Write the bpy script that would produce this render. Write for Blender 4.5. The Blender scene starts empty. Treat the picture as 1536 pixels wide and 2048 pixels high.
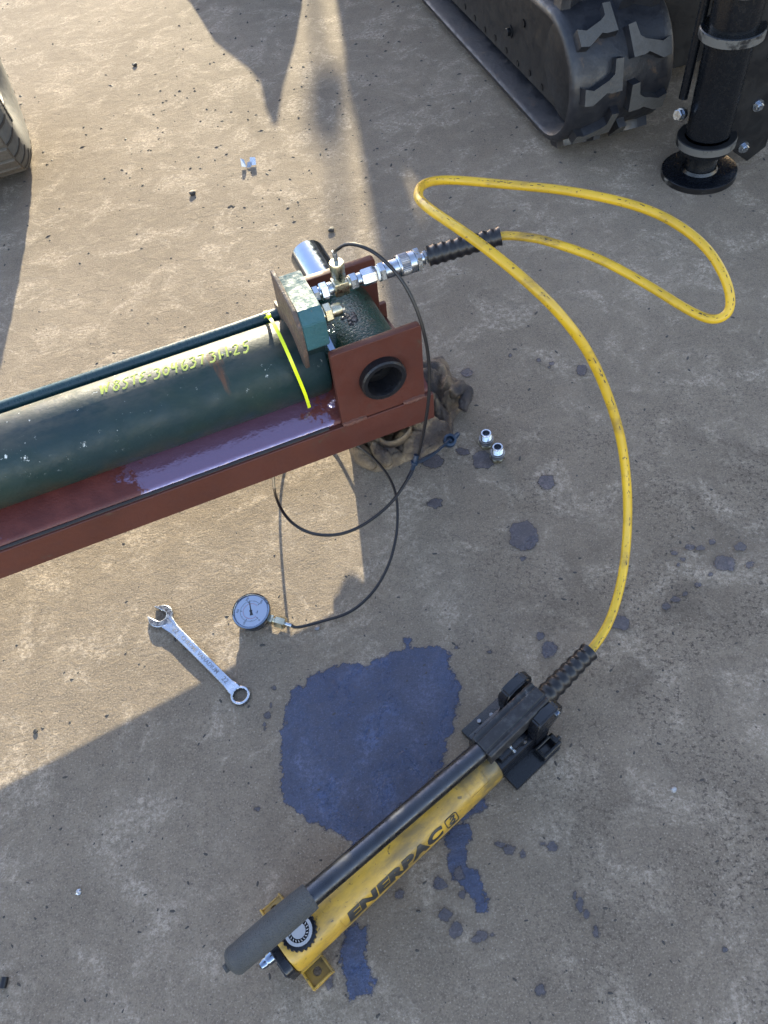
import bpy, bmesh, math, random
from mathutils import Vector as V, Matrix, noise
from math import sin, cos, pi, radians as R

random.seed(7)
S = bpy.context.scene
COL = S.collection

# ------------------------------------------------------------------ camera
CAM_H = 1.25
ax_x = V((0.98199343, -0.15392812, 0.10971)); 
FPX, CX, CY = 1540.0, 768.0, 1024.0
down = V((207.0, 1076.0, FPX)).normalized()            # straight down, seen in the camera (x right, y down, z ahead)
yy = (V((0, 0, 1)) - down * down.z).normalized()
xx = yy.cross(-down)
ROWS = (xx, yy, -down)                                 # camera vector -> world vector
def to_world(c): return V((ROWS[0].dot(c), ROWS[1].dot(c), ROWS[2].dot(c)))
cam = bpy.data.cameras.new('camera'); cam_o = bpy.data.objects.new('camera', cam); COL.objects.link(cam_o)
cam.sensor_fit = 'HORIZONTAL'; cam.sensor_width = 36.0; cam.lens = 36.0 * FPX / 1536.0
cam.clip_start = 0.02; cam.clip_end = 500
bx_, by_, bz_ = to_world(V((1, 0, 0))), to_world(V((0, -1, 0))), to_world(V((0, 0, -1)))
m = Matrix((bx_, by_, bz_)).transposed().to_4x4(); m.translation = V((0, 0, CAM_H)); cam_o.matrix_world = m
S.camera = cam_o
def spot(px, py, z=0.0):
    """ground plan position (at height z) of a point measured on the 1536x2048 photograph"""
    d = to_world(V((px - CX, py - CY, FPX))); t = (z - CAM_H) / d.z
    return V((d.x * t, d.y * t, z))

# ------------------------------------------------------------------ light
SUN_EL, SUN_AZ = 18.5, 2.83                            # azimuth from +Y towards +X
w = bpy.data.worlds.new('World'); S.world = w; w.use_nodes = True
nt = w.node_tree; nt.nodes.clear()
sky = nt.nodes.new('ShaderNodeTexSky'); sky.sky_type = 'NISHITA'; sky.sun_disc = False
sky.sun_elevation = R(SUN_EL); sky.sun_rotation = R(SUN_AZ); sky.air_density = 1.0; sky.dust_density = 0.3; sky.ozone_density = 3.5
bg = nt.nodes.new('ShaderNodeBackground'); bg.inputs['Strength'].default_value = 0.15
wo = nt.nodes.new('ShaderNodeOutputWorld'); wb = nt.nodes.new('ShaderNodeMix'); wb.data_type = 'RGBA'; wb.blend_type = 'MULTIPLY'; wb.inputs[0].default_value = 1.0; wb.inputs[7].default_value = (1.40, 1.00, 0.79, 1)
nt.links.new(sky.outputs[0], wb.inputs[6]); nt.links.new(wb.outputs[2], bg.inputs[0]); nt.links.new(bg.outputs[0], wo.inputs[0])
sd = V((sin(R(SUN_AZ)) * cos(R(SUN_EL)), cos(R(SUN_AZ)) * cos(R(SUN_EL)), sin(R(SUN_EL))))
sun = bpy.data.lights.new('sun', 'SUN'); sun.energy = 3.0; sun.angle = R(0.7); sun.color = (1.0, 0.90, 0.64)
sun_o = bpy.data.objects.new('sun', sun); COL.objects.link(sun_o); sun_o.rotation_euler = sd.to_track_quat('Z', 'Y').to_euler(); sun_o.location = (0, 8, 6)
S.view_settings.view_transform = 'Standard'; S.view_settings.look = 'None'; S.view_settings.gamma = 1.0
S.view_settings.exposure = 2.78
S.cycles.max_bounces = 6; S.cycles.caustics_reflective = False; S.cycles.caustics_refractive = False

# ------------------------------------------------------------------ materials
class NT:
    def __init__(s, name):
        s.m = bpy.data.materials.new(name); s.m.use_nodes = True; s.t = s.m.node_tree; s.t.nodes.clear()
        s.out = s.n('ShaderNodeOutputMaterial'); s.p = s.n('ShaderNodeBsdfPrincipled'); s.l(s.p.outputs[0], s.out.inputs[0])
        s.geo = s.n('ShaderNodeNewGeometry'); s.pos = s.geo.outputs['Position']
    def n(s, t): return s.t.nodes.new(t)
    def l(s, a, b): s.t.links.new(a, b)
    def put(s, sock, v):
        if isinstance(v, (int, float)): sock.default_value = v
        elif isinstance(v, tuple): sock.default_value = v if len(v) == 4 or len(sock.default_value) == 3 else v + (1,)
        else: s.l(v, sock)
    def noise(s, scale, detail=4, rough=0.6, vec=None, dist=0.0, out=0):
        k = s.n('ShaderNodeTexNoise'); s.l(vec or s.pos, k.inputs['Vector']); k.inputs['Scale'].default_value = scale
        k.inputs['Detail'].default_value = detail; k.inputs['Roughness'].default_value = rough; k.inputs['Distortion'].default_value = dist
        return k.outputs[out]
    def voro(s, scale, vec=None, rnd=1.0):
        k = s.n('ShaderNodeTexVoronoi'); s.l(vec or s.pos, k.inputs['Vector']); k.inputs['Scale'].default_value = scale; k.inputs['Randomness'].default_value = rnd
        return k.outputs['Distance']
    def ramp(s, f, a, b, va=0.0, vb=1.0, interp='SMOOTHSTEP'):
        k = s.n('ShaderNodeMapRange'); k.interpolation_type = interp; s.l(f, k.inputs[0])
        k.inputs[1].default_value = a; k.inputs[2].default_value = b; k.inputs[3].default_value = va; k.inputs[4].default_value = vb
        return k.outputs[0]
    def mix(s, f, a, b, mode='MIX'):
        k = s.n('ShaderNodeMix'); k.data_type = 'RGBA'; k.blend_type = mode
        s.put(k.inputs[0], f); s.put(k.inputs[6], a); s.put(k.inputs[7], b); return k.outputs[2]
    def math(s, op, a, b=0.0):
        k = s.n('ShaderNodeMath'); k.operation = op; s.put(k.inputs[0], a); s.put(k.inputs[1], b); return k.outputs[0]
    def map(s, scale=(1, 1, 1), rot=0.0, vec=None):
        k = s.n('ShaderNodeMapping'); s.l(vec or s.pos, k.inputs[0]); k.inputs['Scale'].default_value = scale; k.inputs['Rotation'].default_value[2] = rot
        return k.outputs[0]
    def local(s):
        k = s.n('ShaderNodeTexCoord'); return k.outputs['Object']
    def bump(s, h, dist, strength=1.0, prev=None):
        k = s.n('ShaderNodeBump'); s.l(h, k.inputs['Height']); k.inputs['Distance'].default_value = dist; k.inputs['Strength'].default_value = strength
        if prev: s.l(prev, k.inputs['Normal'])
        return k.outputs[0]
    def set(s, color=None, rough=None, metal=None, normal=None, ior=None, coat=None, coat_rough=None):
        P = s.p.inputs
        if color is not None: s.put(P['Base Color'], color)
        if rough is not None: s.put(P['Roughness'], rough)
        if metal is not None: s.put(P['Metallic'], metal)
        if normal is not None: s.l(normal, P['Normal'])
        if ior is not None: s.put(P['IOR'], ior)
        if coat is not None: s.put(P['Coat Weight'], coat)
        if coat_rough is not None: s.put(P['Coat Roughness'], coat_rough)
        return s.m

def concrete_nodes(k):
    """worn concrete yard: returns colour, height (fine), normal"""
    big = k.ramp(k.noise(2.2, 3, 0.5), 0.3, 0.7)
    mid = k.noise(9, 6, 0.68, dist=0.8)
    fine = k.noise(120, 6, 0.8)
    grain = k.noise(330, 4, 0.75)
    col = k.mix(big, (0.180, 0.143, 0.106), (0.222, 0.178, 0.133))
    blot = k.ramp(k.noise(24, 5, 0.65), 0.35, 0.65)
    col = k.mix(k.math('MULTIPLY', blot, 0.30), col, (0.112, 0.090, 0.070))
    pale = k.ramp(mid, 0.47, 0.66)                     # pale scabs of laitance, broken up by the grain
    scab = k.math('MULTIPLY', pale, k.ramp(k.noise(95, 6, 0.8), 0.40, 0.62))
    col = k.mix(scab, col, (0.37, 0.305, 0.235))
    col = k.mix(k.ramp(fine, 0.30, 0.54, 0.60, 0.0), col, (0.092, 0.074, 0.058))
    col = k.mix(k.ramp(grain, 0.54, 0.68, 0.0, 0.65), col, (0.40, 0.34, 0.275))
    col = k.mix(k.ramp(grain, 0.46, 0.34, 0.0, 0.6), col, (0.075, 0.060, 0.047))
    brown = k.ramp(k.noise(4.5, 4, 0.6, vec=k.map((1, 1, 1), 0.7)), 0.58, 0.75, 0.0, 0.22)
    col = k.mix(brown, col, (0.15, 0.112, 0.075))
    # dark specks and old oil spatter, thicker in some patches of the yard
    sep = k.n('ShaderNodeSeparateXYZ'); k.l(k.pos, sep.inputs[0])
    zone = k.math('MULTIPLY', k.ramp(sep.outputs['X'], -0.1, 0.45), k.ramp(sep.outputs['Y'], 1.35, 0.75))
    patch = k.math('MULTIPLY', k.ramp(k.noise(6.5, 3, 0.5, vec=k.map((1, 1, 1), 2.1)), 0.40, 0.58), k.math('ADD', zone, 0.25))
    spat = k.math('MULTIPLY', k.ramp(k.noise(120, 6, 0.75, vec=k.map((1, 1.1, 1), 0.4)), 0.52, 0.61), patch)
    col = k.mix(k.math('MULTIPLY', spat, 0.62), col, (0.040, 0.033, 0.029))
    smudge = k.math('MULTIPLY', k.ramp(k.noise(5.5, 6, 0.72, vec=k.map((1, 1, 1), 0.9), dist=0.7), 0.46, 0.68), k.math('ADD', zone, 0.12))
    col = k.mix(k.math('MULTIPLY', smudge, 0.36), col, (0.060, 0.048, 0.038))
    speck = k.ramp(k.voro(36, rnd=1.0), 0.050, 0.080, 0.75, 0.0)
    keep = k.ramp(k.noise(9, 2, 0.5, vec=k.map((1, 1, 1), 1.2)), 0.50, 0.58)
    col = k.mix(k.math('MULTIPLY', speck, keep), col, (0.030, 0.026, 0.023))
    h1 = k.noise(30, 5, 0.62, vec=k.map((1.0, 1.3, 1), 0.25), dist=0.8)
    h2 = k.noise(230, 5, 0.78)
    return col, h1, h2
def mat_concrete():
    k = NT('concrete'); col, h1, h2 = concrete_nodes(k)
    n1 = k.bump(h1, 0.0032, 1.0); n2 = k.bump(h2, 0.0030, 1.0, n1)
    k.p.inputs['Specular IOR Level'].default_value = 0.15
    return k.set(col, 0.95, 0, n2)
def mat_oil(name, dry, wet_sky_c, soft):
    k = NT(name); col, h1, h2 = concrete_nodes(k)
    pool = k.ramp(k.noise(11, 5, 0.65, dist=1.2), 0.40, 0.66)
    wet = k.mix(1.0, col, k.mix(pool, dry, wet_sky_c), 'MULTIPLY')  # blue in these tints paints in the sky's reflection; the darkening is oil
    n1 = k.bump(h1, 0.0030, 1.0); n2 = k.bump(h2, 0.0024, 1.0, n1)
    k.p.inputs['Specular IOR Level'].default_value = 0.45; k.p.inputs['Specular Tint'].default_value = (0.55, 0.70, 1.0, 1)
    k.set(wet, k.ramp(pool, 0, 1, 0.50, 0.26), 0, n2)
    at = k.n('ShaderNodeAttribute'); at.attribute_name = 'edge'                     # ragged, soaked-in rim
    rag_ = k.math('ADD', at.outputs['Fac'], k.math('MULTIPLY', k.math('SUBTRACT', k.noise(150, 6, 0.8), 0.5), 1.5))
    a = k.ramp(rag_, 0.5 - soft, 0.5 + soft)
    tr = k.n('ShaderNodeBsdfTransparent'); mx = k.n('ShaderNodeMixShader'); k.l(a, mx.inputs[0]); k.l(tr.outputs[0], mx.inputs[1]); k.l(k.p.outputs[0], mx.inputs[2]); k.l(mx.outputs[0], k.out.inputs[0])
    return k.m
def mat_paint(name, base, rough=0.45, wear=(0.1, 0.06, 0.04), amount=0.3, scale=30, bump=0.0004, ior=1.5, dust=None, coat=0.0, spec=0.5):
    k = NT(name); k.p.inputs['Specular IOR Level'].default_value = spec
    col = k.mix(k.ramp(k.noise(scale * 0.25, 4, 0.6), 0.3, 0.7, 0.0, 0.55), base, tuple(c * 0.62 for c in base))
    wmask = k.ramp(k.noise(scale, 6, 0.7, dist=0.3), 0.72 - amount * 0.35, 0.78 - amount * 0.3)
    col = k.mix(wmask, col, wear)
    if dust:
        col = k.mix(k.math('MULTIPLY', k.ramp(k.noise(scale * 3, 5, 0.7), 0.45, 0.7), 0.6), col, dust)
    r = k.ramp(k.noise(scale * 2, 4, 0.6), 0.3, 0.7, rough * 0.75, min(1.0, rough * 1.3))
    return k.set(col, r, 0, k.bump(k.noise(scale * 5, 4, 0.6), bump, 1.0), ior=ior, coat=coat, coat_rough=0.05)
def mat_metal(name, base=(0.62, 0.63, 0.62), rough=0.28, dirt=0.25, scale=60):
    k = NT(name); d = k.ramp(k.noise(scale, 5, 0.65), 0.45, 0.75, 0.0, dirt)
    return k.set(k.mix(d, base, tuple(c * 0.35 for c in base)), k.ramp(k.noise(scale * 2, 4), 0.3, 0.7, rough * 0.7, rough * 1.4), 1.0, k.bump(k.noise(scale * 6, 3), 0.00012, 0.6))
def mat_plain(name, base, rough=0.5, metal=0.0, bump=0.0, bscale=300, ior=1.5, var=0.25, spec=0.5):
    k = NT(name); k.p.inputs['Specular IOR Level'].default_value = spec; col = k.mix(k.ramp(k.noise(bscale * 0.12, 4), 0.35, 0.65, 0.0, var), base, tuple(c * 0.45 for c in base))
    nn_ = k.bump(k.noise(bscale, 3, 0.6), bump, 1.0) if bump else None
    return k.set(col, rough, metal, nn_, ior=ior)

M = {}
M['concrete'] = mat_concrete(); M['oil'] = mat_oil('oil soaked concrete with painted sky blue', (0.25, 0.33, 0.66), (0.13, 0.23, 0.62), 0.16); M['oil_spot'] = mat_oil('drying oil on concrete', (0.38, 0.38, 0.46), (0.26, 0.28, 0.40), 0.25)
M['red'] = mat_paint('red oxide primer', (0.078, 0.025, 0.0175), 0.5, (0.062, 0.036, 0.024), 0.25, 22, spec=0.25)
M['red_edge'] = mat_paint('scuffed primer', (0.115, 0.046, 0.036), 0.45, (0.16, 0.11, 0.075), 0.55, 40)
M['weld'] = mat_paint('primed weld', (0.10, 0.040, 0.028), 0.5, (0.07, 0.045, 0.03), 0.4, 60, 0.0014, spec=0.3)
M['seam'] = mat_plain('grimy seam', (0.026, 0.023, 0.023), 0.6, spec=0.3, bump=0.0005, bscale=200)
def mat_pool():
    k = NT('oily primer top'); base = k.mix(k.ramp(k.noise(18, 4), 0.3, 0.7), (0.060, 0.015, 0.013), (0.095, 0.025, 0.020))
    lc = k.local(); sp = k.n('ShaderNodeSeparateXYZ'); k.l(lc, sp.inputs[0])
    along = k.math('ADD', sp.outputs['X'], k.math('MULTIPLY', k.math('SUBTRACT', k.noise(26, 6, 0.75), 0.5), 0.30))
    along = k.math('ADD', along, k.math('MULTIPLY', k.math('SUBTRACT', k.noise(150, 4, 0.7), 0.5), 0.06))
    film = k.math('MULTIPLY', k.ramp(along, -0.592, -0.570), k.ramp(along, -0.200, -0.212))     # the oil lies on the middle length of the flange
    drops = k.ramp(k.noise(90, 3, 0.5), 0.66, 0.70)
    film = k.math('MAXIMUM', film, k.math('MULTIPLY', drops, k.ramp(k.noise(12, 3), 0.5, 0.6)))
    dry = k.bump(k.noise(260, 4), 0.0006, 1.0)
    k.set(base, 0.42, 0, dry); k.p.inputs['Specular IOR Level'].default_value = 0.3
    q = k.n('ShaderNodeBsdfPrincipled'); q.inputs['Base Color'].default_value = (0.075, 0.036, 0.058, 1); q.inputs['Roughness'].default_value = 0.05; k.l(k.bump(k.noise(55, 4, 0.6), 0.0012, 1.0), q.inputs['Normal']); q.inputs['IOR'].default_value = 2.2; q.inputs['Specular Tint'].default_value = (0.74, 0.70, 1.0, 1)  # lavender base and specular tint paint in the film's sky reflection
    mx = k.n('ShaderNodeMixShader'); k.l(film, mx.inputs[0]); k.l(k.p.outputs[0], mx.inputs[1]); k.l(q.outputs[0], mx.inputs[2]); k.l(mx.outputs[0], k.out.inputs[0])
    return k.m
M['pool'] = mat_pool()
def mat_barrel():
    k = NT('worn green cylinder paint'); lc = k.local()
    sp = k.n('ShaderNodeSeparateXYZ'); k.l(lc, sp.inputs[0])
    col = k.mix(k.ramp(k.noise(5, 4, 0.6), 0.35, 0.65), (0.005, 0.020, 0.025), (0.009, 0.024, 0.020))
    mud = k.math('MULTIPLY', k.ramp(sp.outputs['Z'], 0.29, 0.215), k.ramp(k.noise(9, 5, 0.65), 0.34, 0.62))
    col = k.mix(k.math('MULTIPLY', mud, 0.8), col, (0.040, 0.030, 0.018))
    sun_band = k.math('MULTIPLY', k.ramp(sp.outputs['Z'], 0.322, 0.345), 0.9)  # paler top paints in the sunlit band along the barrel
    col = k.mix(k.math('MULTIPLY', sun_band, k.ramp(k.noise(16, 5, 0.7, vec=k.map((0.5, 1, 1), 0, lc)), 0.3, 0.65)), col, (0.055, 0.056, 0.048))
    nick = k.math('MULTIPLY', k.ramp(k.noise(70, 4, 0.75, vec=k.map((1, 1, 1), 0, lc)), 0.64, 0.69), k.ramp(sp.outputs['Z'], 0.26, 0.335))
    nick = k.math('MULTIPLY', nick, k.ramp(k.noise(8, 2, 0.5), 0.4, 0.55))
    col = k.mix(nick, col, (0.50, 0.52, 0.50))
    rust = k.ramp(k.noise(7, 5, 0.6, vec=k.map((3, 0.5, 0.5), 0, lc)), 0.66, 0.74, 0, 0.7)
    col = k.mix(rust, col, (0.10, 0.040, 0.018))
    k.p.inputs['Specular IOR Level'].default_value = 0.3
    return k.set(col, k.ramp(k.noise(25, 5), 0.3, 0.7, 0.38, 0.66), 0, k.bump(k.noise(120, 4, 0.6), 0.0006, 1.0))
M['barrel'] = mat_barrel()
M['green'] = mat_paint('green gloss paint', (0.004, 0.036, 0.024), 0.13, (0.05, 0.036, 0.022), 0.34, 38, 0.0030, spec=0.6)
M['teal'] = mat_paint('flaking teal paint', (0.022, 0.085, 0.094), 0.6, (0.13, 0.085, 0.06), 0.26, 40, 0.0012)
M['rod_paint'] = mat_paint('dark teal tube paint', (0.012, 0.040, 0.045), 0.30, (0.10, 0.10, 0.09), 0.1, 60)
M['rusty'] = mat_paint('rusted plate', (0.075, 0.050, 0.038), 0.6, (0.13, 0.075, 0.045), 0.5, 50, 0.001)
M['zinc'] = mat_metal('zinc plate', (0.37, 0.41, 0.47), 0.26)
M['zinc_y'] = mat_metal('yellow zinc', (0.46, 0.43, 0.32), 0.30)
M['chrome'] = mat_metal('polished chrome', (0.19, 0.23, 0.30), 0.12, 0.12)
M['satin'] = mat_metal('satin chrome', (0.36, 0.40, 0.47), 0.25, 0.2, 90)
M['knurl'] = mat_metal('knurled zinc', (0.26, 0.26, 0.27), 0.42, 0.3, 200)
M['steel_dark'] = mat_metal('dark steel', (0.20, 0.20, 0.21), 0.4)
M['bore'] = mat_plain('greasy bore', (0.005, 0.005, 0.006), 0.5, bump=0.002, bscale=90, spec=0.2)
M['bush'] = mat_plain('black greasy bush', (0.007, 0.007, 0.009), 0.42, bump=0.0016, bscale=110, spec=0.35)
M['ptfe'] = mat_plain('white tape', (0.70, 0.70, 0.68), 0.6)
M['black_rubber'] = mat_plain('black rubber', (0.006, 0.006, 0.008), 0.36, bump=0.0003, bscale=500, spec=0.4)
M['black_plastic'] = mat_paint('black plastic', (0.004, 0.005, 0.008), 0.26, (0.05, 0.05, 0.05), 0.08, 40, 0.0003, spec=0.5)
M['black_ally'] = mat_paint('dusty black casting', (0.012, 0.012, 0.014), 0.42, (0.09, 0.09, 0.09), 0.32, 28, 0.0004, dust=(0.05, 0.05, 0.05), spec=0.35)
M['black_paint'] = mat_paint('black gloss paint', (0.003, 0.004, 0.006), 0.24, (0.15, 0.15, 0.15), 0.03, 60, 0.0003, spec=0.4)
M['bare_edge'] = mat_paint('chipped edge', (0.085, 0.083, 0.078), 0.5, (0.006, 0.006, 0.007), 0.62, 16, spec=0.3)
M['foot_edge'] = mat_paint('black edge chipped to bare metal', (0.006, 0.006, 0.007), 0.4, (0.17, 0.165, 0.155), 0.50, 14, spec=0.3)
M['tube'] = mat_metal('dark handle tube', (0.055, 0.058, 0.066), 0.30, 0.35, 40)
M['foam'] = mat_plain('grey foam grip', (0.042, 0.044, 0.045), 0.55, bump=0.0034, bscale=420, spec=0.5, var=0.3)
def mat_yellow(name, base, dirt, amt, along=None):
    k = NT(name); lc = k.local()
    col = k.mix(k.ramp(k.noise(8, 4, 0.6, vec=lc), 0.3, 0.7), base, tuple(c * 0.72 for c in base))
    d = k.math('MULTIPLY', k.ramp(k.noise(15, 6, 0.68, vec=k.map((0.6, 1.4, 1.4), 0, lc)), 0.60 - amt * 0.2, 0.80 - amt * 0.15), 0.85)
    col = k.mix(d, col, dirt)
    col = k.mix(k.math('MULTIPLY', k.ramp(k.noise(130, 4, 0.6, vec=lc), 0.63, 0.70), 0.8), col, (0.03, 0.025, 0.015))
    if along:
        sp = k.n('ShaderNodeSeparateXYZ'); k.l(lc, sp.inputs[0])
        e = k.math('MULTIPLY', k.ramp(sp.outputs['X'], along[0], along[1]), k.ramp(k.noise(22, 5, 0.7, vec=lc), 0.30, 0.58))
        col = k.mix(k.math('MULTIPLY', e, 0.85), col, (0.060, 0.050, 0.026))
    return k.set(col, k.ramp(k.noise(40, 4, vec=lc), 0.3, 0.7, 0.30, 0.55), 0, k.bump(k.noise(200, 3, vec=lc), 0.0002, 1.0))
M['yellow'] = mat_yellow('yellow pump paint', (0.43, 0.255, 0.026), (0.11, 0.075, 0.028), 1.05, (0.24, 0.36))
M['yellow_hose'] = mat_yellow('yellow hose', (0.50, 0.315, 0.012), (0.16, 0.10, 0.02), 0.6)
M['tie'] = mat_plain('fluorescent yellow nylon', (0.72, 0.80, 0.015), 0.35)
M['marker'] = mat_paint('yellow paint marker', (0.42, 0.46, 0.12), 0.8, (0.16, 0.18, 0.08), 0.45, 120, spec=0.1)
M['ink'] = mat_plain('black print', (0.012, 0.012, 0.012), 0.5)
M['dial'] = mat_plain('white dial', (0.62, 0.70, 0.86), 0.5, var=0.03)
M['silver_print'] = mat_plain('silver grey print', (0.30, 0.31, 0.33), 0.45, var=0.1)
M['red_ink'] = mat_plain('red print', (0.55, 0.08, 0.10), 0.5)
k = NT('gauge glass'); k.set((0.85, 0.92, 1.0), 0.03, 0, ior=1.5); k.p.inputs['Transmission Weight'].default_value = 1.0
tr = k.n('ShaderNodeBsdfTransparent'); gl = k.n('ShaderNodeBsdfGlossy'); gl.inputs['Roughness'].default_value = 0.04
fr = k.n('ShaderNodeFresnel'); fr.inputs[0].default_value = 1.4; mx = k.n('ShaderNodeMixShader')
k.l(fr.outputs[0], mx.inputs[0]); k.l(tr.outputs[0], mx.inputs[1]); k.l(gl.outputs[0], mx.inputs[2]); k.l(mx.outputs[0], k.out.inputs[0]); M['glass'] = k.m
M['capblue'] = mat_plain('dark blue rubber', (0.006, 0.018, 0.040), 0.4, bump=0.0003)
def mat_rag():
    k = NT('oily work rag'); lc = k.local()
    c = k.mix(k.ramp(k.noise(14, 4, 0.6, vec=lc), 0.38, 0.62), (0.22, 0.155, 0.09), (0.045, 0.031, 0.027))
    c = k.mix(k.ramp(k.noise(9, 3, 0.6, vec=k.map((1, 1, 1), 1.0, lc)), 0.55, 0.68, 0, 0.85), c, (0.013, 0.011, 0.015))
    return k.set(c, k.ramp(k.noise(20, 4, vec=lc), 0.4, 0.6, 0.75, 0.45), 0, k.bump(k.noise(420, 3, vec=lc), 0.0010, 1.0, k.bump(k.noise(70, 6, 0.7, vec=lc, dist=1.5), 0.010, 1.0)))
M['rag'] = mat_rag()
M['rubber_track'] = mat_paint('track rubber', (0.011, 0.012, 0.016), 0.45, (0.040, 0.026, 0.018), 0.40, 16, 0.001, dust=(0.020, 0.020, 0.023), spec=0.45)
M['lug_worn'] = mat_paint('worn tread rubber', (0.066, 0.065, 0.063), 0.75, (0.085, 0.074, 0.062), 0.3, 40, 0.0006, spec=0.3)
M['frame_paint'] = mat_paint('dark grey undercarriage', (0.006, 0.0065, 0.008), 0.45, (0.018, 0.014, 0.011), 0.3, 14, 0.0006, spec=0.3)
M['mud'] = mat_plain('caked mud', (0.11, 0.075, 0.05), 0.9, bump=0.003, bscale=120)
M['tyre'] = mat_paint('dusty tyre sidewall', (0.10, 0.098, 0.092), 0.9, (0.07, 0.062, 0.055), 0.2, 30, 0.0006)
M['tread'] = mat_paint('tyre tread', (0.115, 0.098, 0.078), 0.8, (0.06, 0.055, 0.05), 0.3, 40, 0.001)
M['body'] = mat_paint('machine body', (0.045, 0.047, 0.05), 0.5, (0.1, 0.1, 0.1), 0.1, 8)
M['wood'] = mat_plain('old timber', (0.16, 0.11, 0.065), 0.8, bump=0.001, bscale=80)
M['foil'] = mat_metal('torn foil', (0.34, 0.36, 0.40), 0.30, 0.5, 300)
M['stone'] = mat_plain('dark grit', (0.030, 0.026, 0.023), 0.7)
M['grease'] = mat_plain('black grease', (0.004, 0.004, 0.005), 0.25, bump=0.002, bscale=240, ior=1.5)

# ------------------------------------------------------------------ mesh helpers
def obj(name, bm, mat, parent=None, smooth=True, angle=35):
    me = bpy.data.meshes.new(name)
    if isinstance(bm, bmesh.types.BMesh):
        bmesh.ops.recalc_face_normals(bm, faces=bm.faces[:]); bm.to_mesh(me); bm.free()
    else: me = bm; me.name = name
    o = bpy.data.objects.new(name, me); COL.objects.link(o)
    mats = mat if isinstance(mat, (list, tuple)) else [mat]
    for q in mats: me.materials.append(q)
    if smooth:
        for p in me.polygons: p.use_smooth = True
        me.set_sharp_from_angle(angle=R(angle))
    if parent: o.parent = parent
    return o
def tag(o, label, cat, group=None, kind=None):
    o['label'] = label; o['category'] = cat
    if group: o['group'] = group
    if kind: o['kind'] = kind
    return o
def thing(name, label, cat, loc=(0, 0, 0), rz=0.0, group=None):
    o = bpy.data.objects.new(name, None); COL.objects.link(o); o.location = loc; o.rotation_euler = (0, 0, rz); o.empty_display_size = 0.05
    return tag(o, label, cat, group)
def BM(): return bmesh.new()
def frame_for(d):
    d = d.normalized(); a = V((0, 0, 1)) if abs(d.z) < 0.9 else V((1, 0, 0))
    x = d.cross(a).normalized(); y = d.cross(x); return x, y
def lathe(bm, prof, o=(0, 0, 0), d=(0, 0, 1), seg=32, mi=0, caps=True, start=None, phase=0.0):
    """prof: list of (radius, distance along d)"""
    o = V(o); d = V(d).normalized(); x, y = frame_for(d)
    if start is not None: x = V(start); y = d.cross(x)
    rings = []
    for r, h in prof:
        rings.append([bm.verts.new(o + d * h + (x * cos(phase + 2 * pi * i / seg) + y * sin(phase + 2 * pi * i / seg)) * r) for i in range(seg)])
    for a, b in zip(rings, rings[1:]):
        for i in range(seg):
            f = bm.faces.new((a[i], a[(i + 1) % seg], b[(i + 1) % seg], b[i])); f.material_index = mi
    if caps:
        for ring in (rings[0], rings[-1]):
            f = bm.faces.new(ring); f.material_index = mi
    return bm
def hexnut(bm, r, h0, h1, o, d, mi=0, phase=0.3):
    c = (h1 - h0) * 0.12
    return lathe(bm, [(r * 0.90, h0), (r, h0 + c), (r, h1 - c), (r * 0.90, h1)], o, d, 6, mi, True, None, phase)
def box(bm, c, size, mi=0, rot=None, bevel=0.0, seg=2):
    r = bmesh.ops.create_cube(bm, size=1.0); vs = r['verts']
    mt = Matrix.Translation(V(c)) @ (rot.to_4x4() if rot else Matrix.Identity(4)) @ Matrix.Diagonal((*size, 1))
    bmesh.ops.transform(bm, matrix=mt, verts=vs)
    fs = set(f for v in vs for f in v.link_faces)
    for f in fs: f.material_index = mi
    if bevel:
        es = list(set(e for v in vs for e in v.link_edges))
        bv = bmesh.ops.bevel(bm, geom=es, offset=bevel, segments=seg, affect='EDGES', profile=0.5)
        for f in bv['faces']: f.material_index = mi
    return bm
def box2(bm, lo, hi, **k):
    lo, hi = V(lo), V(hi); return box(bm, (lo + hi) / 2, hi - lo, **k)
def catmull(P, n=10):
    P = [V(p) for p in P]; Q = [P[0] * 2 - P[1]] + P + [P[-1] * 2 - P[-2]]; out = []
    for i in range(1, len(Q) - 2):
        a, b, c, d = Q[i - 1:i + 3]
        for j in range(n):
            t = j / n
            out.append(0.5 * ((2 * b) + (c - a) * t + (2 * a - 5 * b + 4 * c - d) * t * t + (3 * b - a - 3 * c + d) * t ** 3))
    out.append(P[-1]); return out
def smooth_path(P, it=2):
    for _ in range(it):
        P = [P[0]] + [(P[i - 1] + P[i] * 2 + P[i + 1]) / 4 for i in range(1, len(P) - 1)] + [P[-1]]
    return P
def tube(bm, P, rad, seg=12, mi=0, caps=True):
    P = [V(p) for p in P]; n = len(P)
    T = [(P[min(i + 1, n - 1)] - P[max(i - 1, 0)]).normalized() for i in range(n)]
    x, _ = frame_for(T[0]); rings = []
    for i in range(n):
        x = (x - T[i] * x.dot(T[i])).normalized(); y = T[i].cross(x)
        r = rad(i / (n - 1)) if callable(rad) else rad
        rings.append([bm.verts.new(P[i] + (x * cos(2 * pi * j / seg) + y * sin(2 * pi * j / seg)) * r) for j in range(seg)])
    for a, b in zip(rings, rings[1:]):
        for j in range(seg):
            f = bm.faces.new((a[j], a[(j + 1) % seg], b[(j + 1) % seg], b[j])); f.material_index = mi
    if caps:
        bm.faces.new(rings[0]).material_index = mi; bm.faces.new(rings[-1]).material_index = mi
    return bm
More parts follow.
